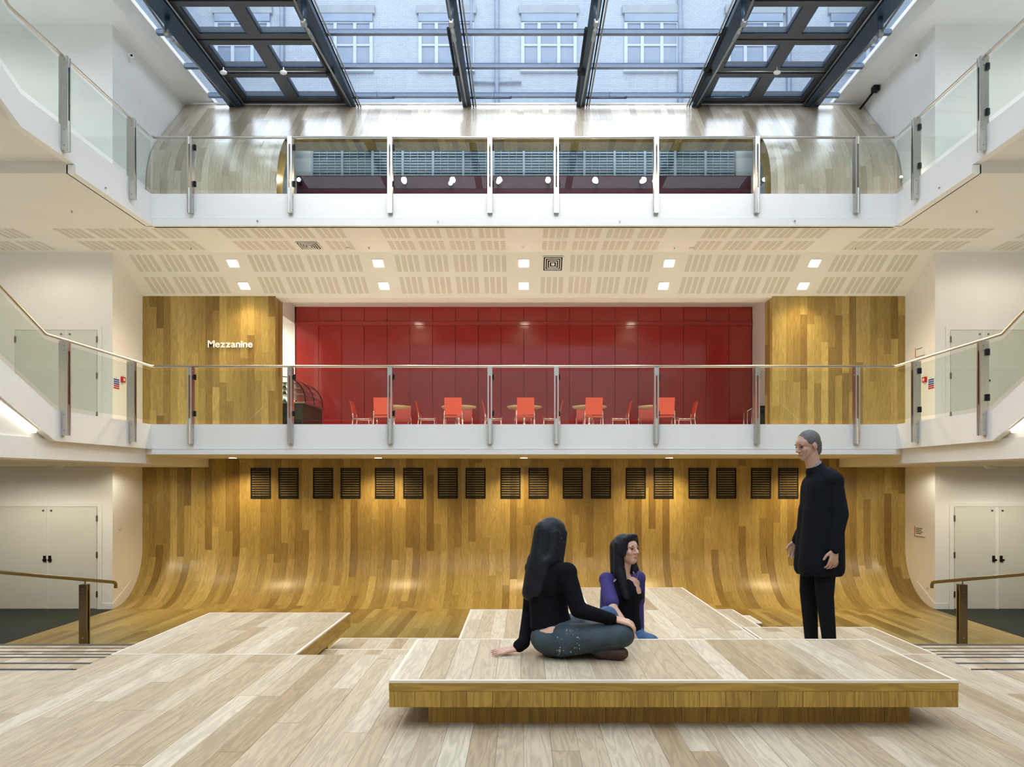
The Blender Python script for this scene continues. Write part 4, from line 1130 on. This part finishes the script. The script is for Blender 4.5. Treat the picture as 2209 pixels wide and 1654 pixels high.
def cap(p0, p1, r0, r1): return ('c', V(p0), V(p1), r0, r1)
def ell(c, r, R=None): return ('e', V(c), r, R)
def blob(name, shapes, m, parent, voxel=0.008, smooth=4, grow=0.0, hem=None):
    """many overlapping solids fused to ONE continuous, smoothed surface"""
    mb = MB()
    for sh in shapes:
        if sh[0] == 'c':
            _, a, b, r0, r1 = sh; r0 += grow; r1 += grow
            d = b - a; L = d.length
            if L < 1e-5: mb.ball(a, r0); continue
            q = V((0, 0, 1)).rotation_difference(d); n = 14; rings = []
            pr = [(r0 * math.sin(t), -r0 * math.cos(t)) for t in (0.02, .4, .8, 1.2)] + [(r0, 0)] + [(r1, L)] + [(r1 * math.cos(t), L + r1 * math.sin(t)) for t in (.4, .8, 1.2, 1.55)]
            mb.lathe(pr, (0, 0, 0), n)
            k = n * len(pr)
            for j in range(len(mb.v) - k, len(mb.v)):
                mb.v[j] = tuple(a + q @ V(mb.v[j]))
        else:
            _, c, r, R = sh
            mb.ball(c, tuple(x + grow for x in r), 18, 12, R)
    o = mb.build(name + '_raw', m)
    rm = o.modifiers.new('r', 'REMESH'); rm.mode = 'VOXEL'; rm.voxel_size = voxel; rm.use_smooth_shade = True
    if smooth:
        sm = o.modifiers.new('s', 'SMOOTH'); sm.factor = .5; sm.iterations = smooth
    dg = bpy.context.evaluated_depsgraph_get(); dg.update()
    me = bpy.data.meshes.new_from_object(o.evaluated_get(dg)); me.name = name
    old = o.data; bpy.data.objects.remove(o); bpy.data.meshes.remove(old)
    if not me.materials: me.materials.append(m)
    if hem is not None:
        for v in me.vertices:
            if v.co.z < hem: v.co.z = hem + (v.co.z - hem) * .02
    me.polygons.foreach_set('use_smooth', [True] * len(me.polygons))
    n = bpy.data.objects.new(name, me); COL.objects.link(n)
    if parent is not None: n.parent = parent
    return n
def hand(w, f, nrm, side, curl=(.25, .35, .3), L=1.0, spread=.06, thumb_up=.3):
    """wrist w, forward f, back-of-hand normal, side = +1/-1 where the thumb leaves"""
    w, f, nrm = V(w), V(f).normalized(), V(nrm).normalized()
    nrm = (nrm - f * nrm.dot(f)).normalized(); s = f.cross(nrm).normalized() * side
    out = [cap(w - f * .02, w + f * .02, .021 * L, .021 * L)]
    for k in (-.027, -.009, .009, .027):
        out.append(cap(w + f * .02 * L + s * k * .7 * L, w + f * .085 * L + s * k * L, .0125 * L, .0115 * L))
    for k, ln in ((.034, .070), (.0115, .078), (-.0115, .073), (-.034, .058)):
        p = w + f * .086 * L + s * k * L; d = (f + s * (k * 3 * spread / .06 * .4)).normalized()
        a = 0
        for j, (fr, r) in enumerate(((.42, .0088), (.32, .0080), (.26, .0072))):
            a += curl[j]
            dd = d * math.cos(a) - nrm * math.sin(a)
            q = p + dd * ln * fr * L
            out.append(cap(p, q, r * L, (r - .0008) * L)); p = q
    p = w + f * .022 * L + s * .024 * L; d = (f * .72 + s * .7 - nrm * thumb_up).normalized()
    q = p + d * .042 * L; out.append(cap(p, q, .0125 * L, .0105 * L))
    d2 = (f * .9 + s * .3 - nrm * thumb_up).normalized(); out.append(cap(q, q + d2 * .036 * L, .010 * L, .0085 * L))
    return out
def head(c, look, up=(0, 0, 1), k=1.0):
    """skull, jaw, nose, brow, cheeks, lips and ears; returns solids, and a frame to hang eyes on"""
    c = V(c); f = V(look).normalized(); u = V(up); u = (u - f * u.dot(f)).normalized(); s = f.cross(u).normalized()
    R = Matrix((s, f, u)).transposed()
    def P(x, y, z): return c + (s * x + f * y + u * z) * k
    E = lambda p, r: ell(P(*p), tuple(q * k for q in r), R)
    sh = [E((0, -.012, .03), (.074, .092, .085)), E((0, .02, -.03), (.062, .066, .075)), E((0, .045, -.078), (.036, .040, .032)),
          E((0, .03, .03), (.062, .062, .05)), E((.034, .062, -.02), (.026, .022, .024)), E((-.034, .062, -.02), (.026, .022, .024)),
          E((0, .078, .022), (.05, .014, .010)),
          cap(P(0, .086, .012), P(0, .106, -.022), .008 * k, .012 * k), E((.012, .094, -.026), (.009, .010, .008)), E((-.012, .094, -.026), (.009, .010, .008)),
          E((0, .084, -.052), (.022, .010, .006)), E((0, .082, -.062), (.018, .010, .006)),
          E((.076, -.01, -.005), (.010, .020, .030)), E((-.076, -.01, -.005), (.010, .020, .030))]
    return sh, P, R
def face_bits(e, P, R, k, lipm=M_LIP):
    for x in (-.031, .031):
        MB().ball(P(x, .081, .006), (.010 * k, .008 * k, .0055 * k), 12, 8, R).build('eye', M_EYE, e)
        MB().ball(P(x, .088, .028), (.016 * k, .004 * k, .0025 * k), 10, 6, R).build('eyebrow', M_HAIR, e)
    MB().ball(P(0, .091, -.056), (.021 * k, .007 * k, .008 * k), 12, 8, R).build('lips', lipm, e)

# --- woman in black sitting on the bench, back half turned to us
e = empty('person', (XW(1200, 4.58), 4.58, BZ)); tag(e, 'woman with long black hair in black top and paint-splashed jeans sitting cross-legged on the bench', 'person')
hipR, hipL = V((.03, -.09, .115)), V((-.01, .10, .115))
waist, chest, neck = V((-.045, .02, .26)), V((-.055, .035, .46)), V((-.028, .05, .60))
shR, shL = V((.062, -.09, .535)), V((-.135, .15, .53))
elR, wrR = V((.128, -.15, .315)), V((.335, -.135, .255))
elL, wrL = V((-.165, .20, .235)), V((-.205, .03, .075))
knR, anR = V((.40, -.13, .155)), V((.10, .16, .07))
knL, anL = V((.24, .40, .14)), V((.27, -.10, .055))
hc = V((-.02, .055, .745))
hs, P, R = head(hc, (.72, .66, -.12))
torso = [ell((-.0, .0, .12), (.155, .175, .115)), cap((-.01, .005, .13), waist, .115, .105), cap(waist, chest, .105, .115),
         ell(chest, (.115, .15, .13), Matrix.Rotation(math.radians(40), 3, 'Z')), cap(chest, neck - V((0, 0, .05)), .09, .055)]
armR = [cap(chest + V((.03, -.05, .05)), shR, .07, .055), cap(shR, elR, .047, .040), cap(elR, wrR, .040, .026)]
armL = [cap(chest + V((-.03, .06, .05)), shL, .07, .055), cap(shL, elL, .047, .040), cap(elL, wrL, .040, .026)]
legR = [cap(hipR, knR, .092, .065), cap(knR, anR, .060, .042)]
legL = [cap(hipL, knL, .092, .065), cap(knL, anL, .060, .042)]
hR = hand(wrR + V((.02, 0, .0)), (.9, -.02, -.22), (.22, -.25, .95), -1, curl=(.35, .45, .4))
hL = hand(wrL + V((-.045, -.015, -.035)), (-1, -.12, -.16), (-.1, -.2, 1), 1, curl=(-.1, .12, .08))
blob('body', torso + armR + armL + [cap(neck - V((0, 0, .06)), hc - V((0, 0, .05)), .047, .045), cap(wrL, wrL + V((-.045, -.015, -.035)), .026, .024), cap(wrR, wrR + V((.02, 0, 0)), .026, .024)]
     + legR + legL + hs + hR + hL, M_SKIN, e, voxel=.005, smooth=1)
top = [cap(waist + V((.01, 0, -.06)), waist, .122, .112), cap(waist, chest, .112, .118), ell(chest, (.125, .16, .14), Matrix.Rotation(math.radians(40), 3, 'Z')),
       cap(chest, neck - V((0, 0, .045)), .095, .06)] + armR + armL + [cap(wrL, wrL + V((-.03, -.01, -.02)), .03, .03)]
blob('black_top', top, M_BLACKKNIT, e, voxel=.009, smooth=4, grow=.012)
blob('jeans', [ell((-.0, .0, .11), (.155, .175, .10)), cap((0, 0, .12), (-.02, .01, .15), .13, .125)] + legR + legL, M_JEANS, e, voxel=.009, smooth=4, grow=.012)
for a, d in ((anL, V((.13, -.03, -.012))), (anR, V((-.05, .12, -.012)))):
    blob('boot', [cap(a + V((-.02, .02, .01)), a, .055, .055), cap(a, a + d, .046, .040), cap(a + V((0, 0, -.01)), a + d * .9 + V((0, 0, -.012)), .042, .036)], M_BOOT, e, voxel=.009, smooth=3)
S = lambda x, y, z: P(x, y, z)
hair = [ell(P(0, -.018, .036), (.090, .102, .092), R), cap(P(.05, -.045, .02), P(.06, -.06, -.16), .05, .045), cap(P(-.055, -.03, .02), P(-.06, -.045, -.16), .05, .045),
        cap(P(0, -.07, .03), P(0, -.10, -.20), .075, .07), cap(P(-.02, -.095, -.16), P(-.03, -.125, -.36), .07, .055), cap(P(.04, -.09, -.16), P(.03, -.12, -.34), .055, .04),
        cap(P(.062, .03, .03), P(.074, .0, -.15), .028, .032), cap(P(-.062, .03, .03), P(-.074, .0, -.15), .028, .032)]
blob('hair', hair, M_HAIR, e, voxel=.009, smooth=4)
face_bits(e, P, R, 1.0)
spl = MB()
for i in range(28):
    t = random.random(); an = random.uniform(-1.0, .9); a = hipR.lerp(knR, -.12 + .42 * t); rr = .092 + (.065 - .092) * max(0, -.12 + .42 * t) + .0115
    spl.ball(a + V((0, -math.cos(an) * rr, math.sin(an) * rr)), (.002 + .007 * random.random() ** 3, .0025, .002 + .002 * random.random()), 8, 5, Matrix.Rotation(random.uniform(-1, .2), 3, 'Y'))
so = spl.build('paint_splashes', M_PAINT, e); so['kind'] = 'stuff'

# --- woman in purple cardigan sitting beyond the bench
e = empty('person', (XW(1345, 5.42), 5.42, ZA)); tag(e, 'woman with long black hair in purple cardigan and blue jeans sitting beyond the bench', 'person')
hc = V((.022, .0, .862)); hs, P, R = head(hc, (.66, -.74, .08))
pel = V((.0, .03, .20)); chest = V((-.005, .02, .54)); neck = V((.0, .015, .72))
shR, elR, wrR = V((-.125, .03, .635)), V((-.10, -.17, .45)), V((.01, -.27, .30))
shL, elL, wrL = V((.115, .03, .645)), V((.115, .06, .37)), V((.105, .02, .10))
hipR, knR, anR = V((-.08, .0, .18)), V((-.15, -.26, .41)), V((-.38, -.33, .335))
hipL, knL, anL = V((.08, .0, .17)), V((.16, -.20, .20)), V((-.12, -.06, .06))
torso = [ell(pel, (.165, .13, .13)), cap(pel, (0, .03, .38), .13, .11), cap((0, .03, .38), chest, .11, .115), ell(chest, (.145, .105, .13)), cap(chest, neck - V((0, 0, .05)), .09, .055)]
armR = [cap(chest + V((-.05, 0, .05)), shR, .07, .052), cap(shR, elR, .046, .038)]; foR = [cap(elR, wrR, .037, .026)]
armL = [cap(chest + V((.05, 0, .05)), shL, .07, .052), cap(shL, elL, .046, .038)]; foL = [cap(elL, wrL, .037, .026)]
legR = [cap(hipR, knR, .088, .066), cap(knR, anR, .062, .042)]; legL = [cap(hipL, knL, .088, .066), cap(knL, anL, .060, .042)]
hR = hand(wrR, (.35, -.25, -.9), (-.1, -1, .2), 1, curl=(.2, .3, .25)); hL = hand(wrL + V((0, -.0, -.07)), (.35, -.9, -.12), (.1, -.1, 1), -1, curl=(-.05, .1, .08))
blob('body', torso + armR + foR + armL + foL + legR + legL + hs + hR + hL + [cap(neck - V((0, 0, .06)), hc - V((0, 0, .05)), .046, .045), cap(wrL, wrL + V((0, 0, -.07)), .026, .024),
     cap(anR, anR + V((-.10, -.07, -.035)), .034, .026), cap(anL, anL + V((-.1, .05, -.03)), .034, .026)], M_SKIN, e, voxel=.005, smooth=1)
blob('black_top', [cap(pel + V((0, 0, .05)), (0, .03, .38), .135, .115), cap((0, .03, .38), chest, .115, .118), ell(chest + V((0, 0, -.03)), (.14, .10, .10))], M_BLACKKNIT, e, voxel=.009, smooth=3, grow=.010)
blob('purple_cardigan', [cap(shR, shR.lerp(elR, .80), .047, .048), cap(chest + V((-.05, .01, .06)), shR, .062, .050), cap((-.115, .03, .26), (-.095, .04, .55), .058, .066),
                         cap(shL, shL.lerp(elL, .62), .046, .046), cap(chest + V((.05, .02, .06)), shL, .062, .050), cap((.10, .06, .26), (.085, .06, .52), .058, .068),
                         cap((0, .085, .26), (0, .085, .58), .09, .085)], M_PURPLE, e, voxel=.009, smooth=3, grow=.008)
blob('jeans', [ell(pel, (.165, .13, .12))] + legR + legL, M_JEANS2, e, voxel=.009, smooth=4, grow=.012)
hair = [ell(P(0, -.020, .036), (.088, .096, .088), R), cap(P(.06, -.02, .04), P(.078, -.02, -.17), .04, .045), cap(P(-.06, -.02, .04), P(-.078, -.02, -.17), .04, .045),
        cap(P(0, -.07, .02), P(0, -.085, -.22), .075, .07), cap(P(.075, -.01, -.15), P(.085, .035, -.34), .042, .03), cap(P(-.075, -.01, -.15), P(-.085, .035, -.36), .045, .032),
        cap(P(.055, .048, .085), P(.076, .03, -.03), .022, .022), cap(P(-.055, .048, .085), P(-.076, .03, -.03), .022, .022), cap(P(-.03, .06, .095), P(.03, .06, .095), .026, .026)]
blob('hair', hair, M_HAIR, e, voxel=.008, smooth=4)
face_bits(e, P, R, 1.0)
MB().tube([P(.03, .075, -.16), P(.0, .085, -.215), P(-.03, .075, -.16)], .003, 6).build('necklace', M_BRONZE, e)

# --- man in black coat standing on the right platform, walking to the left
e = empty('person', (XW(1768, 5.74), 5.74, ZA)); tag(e, 'man with short hair in a long black coat standing on the right platform, facing left', 'person')
hc = V((-.095, .0, 1.655)); hs, P, R = head(hc, (-.93, -.28, -.22))
pel = V((.0, 0, .92)); chest = V((.025, .0, 1.30)); neck = V((-.035, 0, 1.50))
shN, elN, wrN = V((.045, -.155, 1.375)), V((.075, -.215, 1.12)), V((.02, -.235, .86))
shF, elF, wrF = V((.055, .155, 1.375)), V((.03, .22, 1.13)), V((-.10, .21, .89))
hN, kN, aN = V((.01, -.085, .90)), V((.005, -.085, .49)), V((.045, -.085, .085))
hF, kF, aF = V((-.01, .085, .90)), V((-.055, .085, .49)), V((-.03, .085, .085))
torso = [ell(pel, (.115, .165, .12)), cap(pel, (.01, 0, 1.1), .12, .115), cap((.01, 0, 1.1), chest, .115, .125), ell(chest, (.12, .175, .15)), cap(chest, neck - V((0, 0, .05)), .10, .06)]
aN_ = [cap(neck + V((.03, -.03, -.07)), shN, .06, .062), cap(chest + V((.02, -.06, .03)), shN, .09, .066), cap(shN, elN, .055, .045), cap(elN, wrN, .043, .029)]
aF_ = [cap(neck + V((.03, .03, -.07)), shF, .06, .062), cap(chest + V((.02, .06, .03)), shF, .09, .066), cap(shF, elF, .055, .045), cap(elF, wrF, .043, .029)]
legN = [cap(hN, kN, .085, .058), cap(kN, aN, .056, .040)]; legF = [cap(hF, kF, .085, .058), cap(kF, aF, .056, .040)]
blob('body', torso + aN_ + aF_ + legN + legF + hs + hand(wrN, (-.12, -.02, -1), (.3, -1, 0), 1, curl=(.25, .45, .4), L=1.08) + hand(wrF, (-.2, 0, -1), (.3, 1, 0), -1, curl=(.25, .45, .4), L=1.08)
     + [cap(neck - V((0, 0, .06)), hc - V((-.02, 0, .05)), .058, .055)]
     + [s for a in (aN, aF) for s in (cap(a, a + V((-.15, 0, -.05)), .036, .03),)], M_SKIN2, e, voxel=.0055, smooth=1)
coat = torso[1:] + aN_ + aF_ + [cap((-.01, y_, .70), (.015, y_ * .9, 1.32), .125, .125) for y_ in (-.06, 0, .06)] + [cap((.05, y_, .70), (.045, y_, 1.2), .11, .105) for y_ in (-.05, .05)] + [cap((-.065, y_, .70), (-.03, y_, 1.15), .105, .10) for y_ in (-.05, .05)] + [cap((.07, 0, 1.15), (.06, 0, 1.38), .095, .095),
                                cap(neck + V((.02, 0, -.06)), neck + V((.018, 0, -.045)), .072, .066)]
blob('coat', coat, M_NAVYCUFF, e, voxel=.011, smooth=4, grow=.014, hem=.635)
blob('trousers', [ell(pel, (.11, .16, .11))] + legN + legF, M_TROUSER, e, voxel=.010, smooth=4, grow=.012)
blob('shirt_collar', [cap(neck + V((.012, 0, -.045)), neck + V((-.004, 0, -.004)), .066, .062)], M_SHIRT, e, voxel=.008, smooth=2)
for a in (aN, aF):
    blob('shoe', [cap(a + V((.03, 0, -.04)), a + V((-.17, 0, -.052)), .042, .032), cap(a + V((.02, 0, 0)), a + V((.0, 0, -.03)), .046, .045)], M_BLACK, e, voxel=.009, smooth=3)
blob('hair', [ell(P(0, -.022, .040), (.082, .093, .086), R), cap(P(0, -.07, .0), P(0, -.07, -.05), .055, .045)], M_GREYHAIR, e, voxel=.008, smooth=3)
face_bits(e, P, R, 1.0)
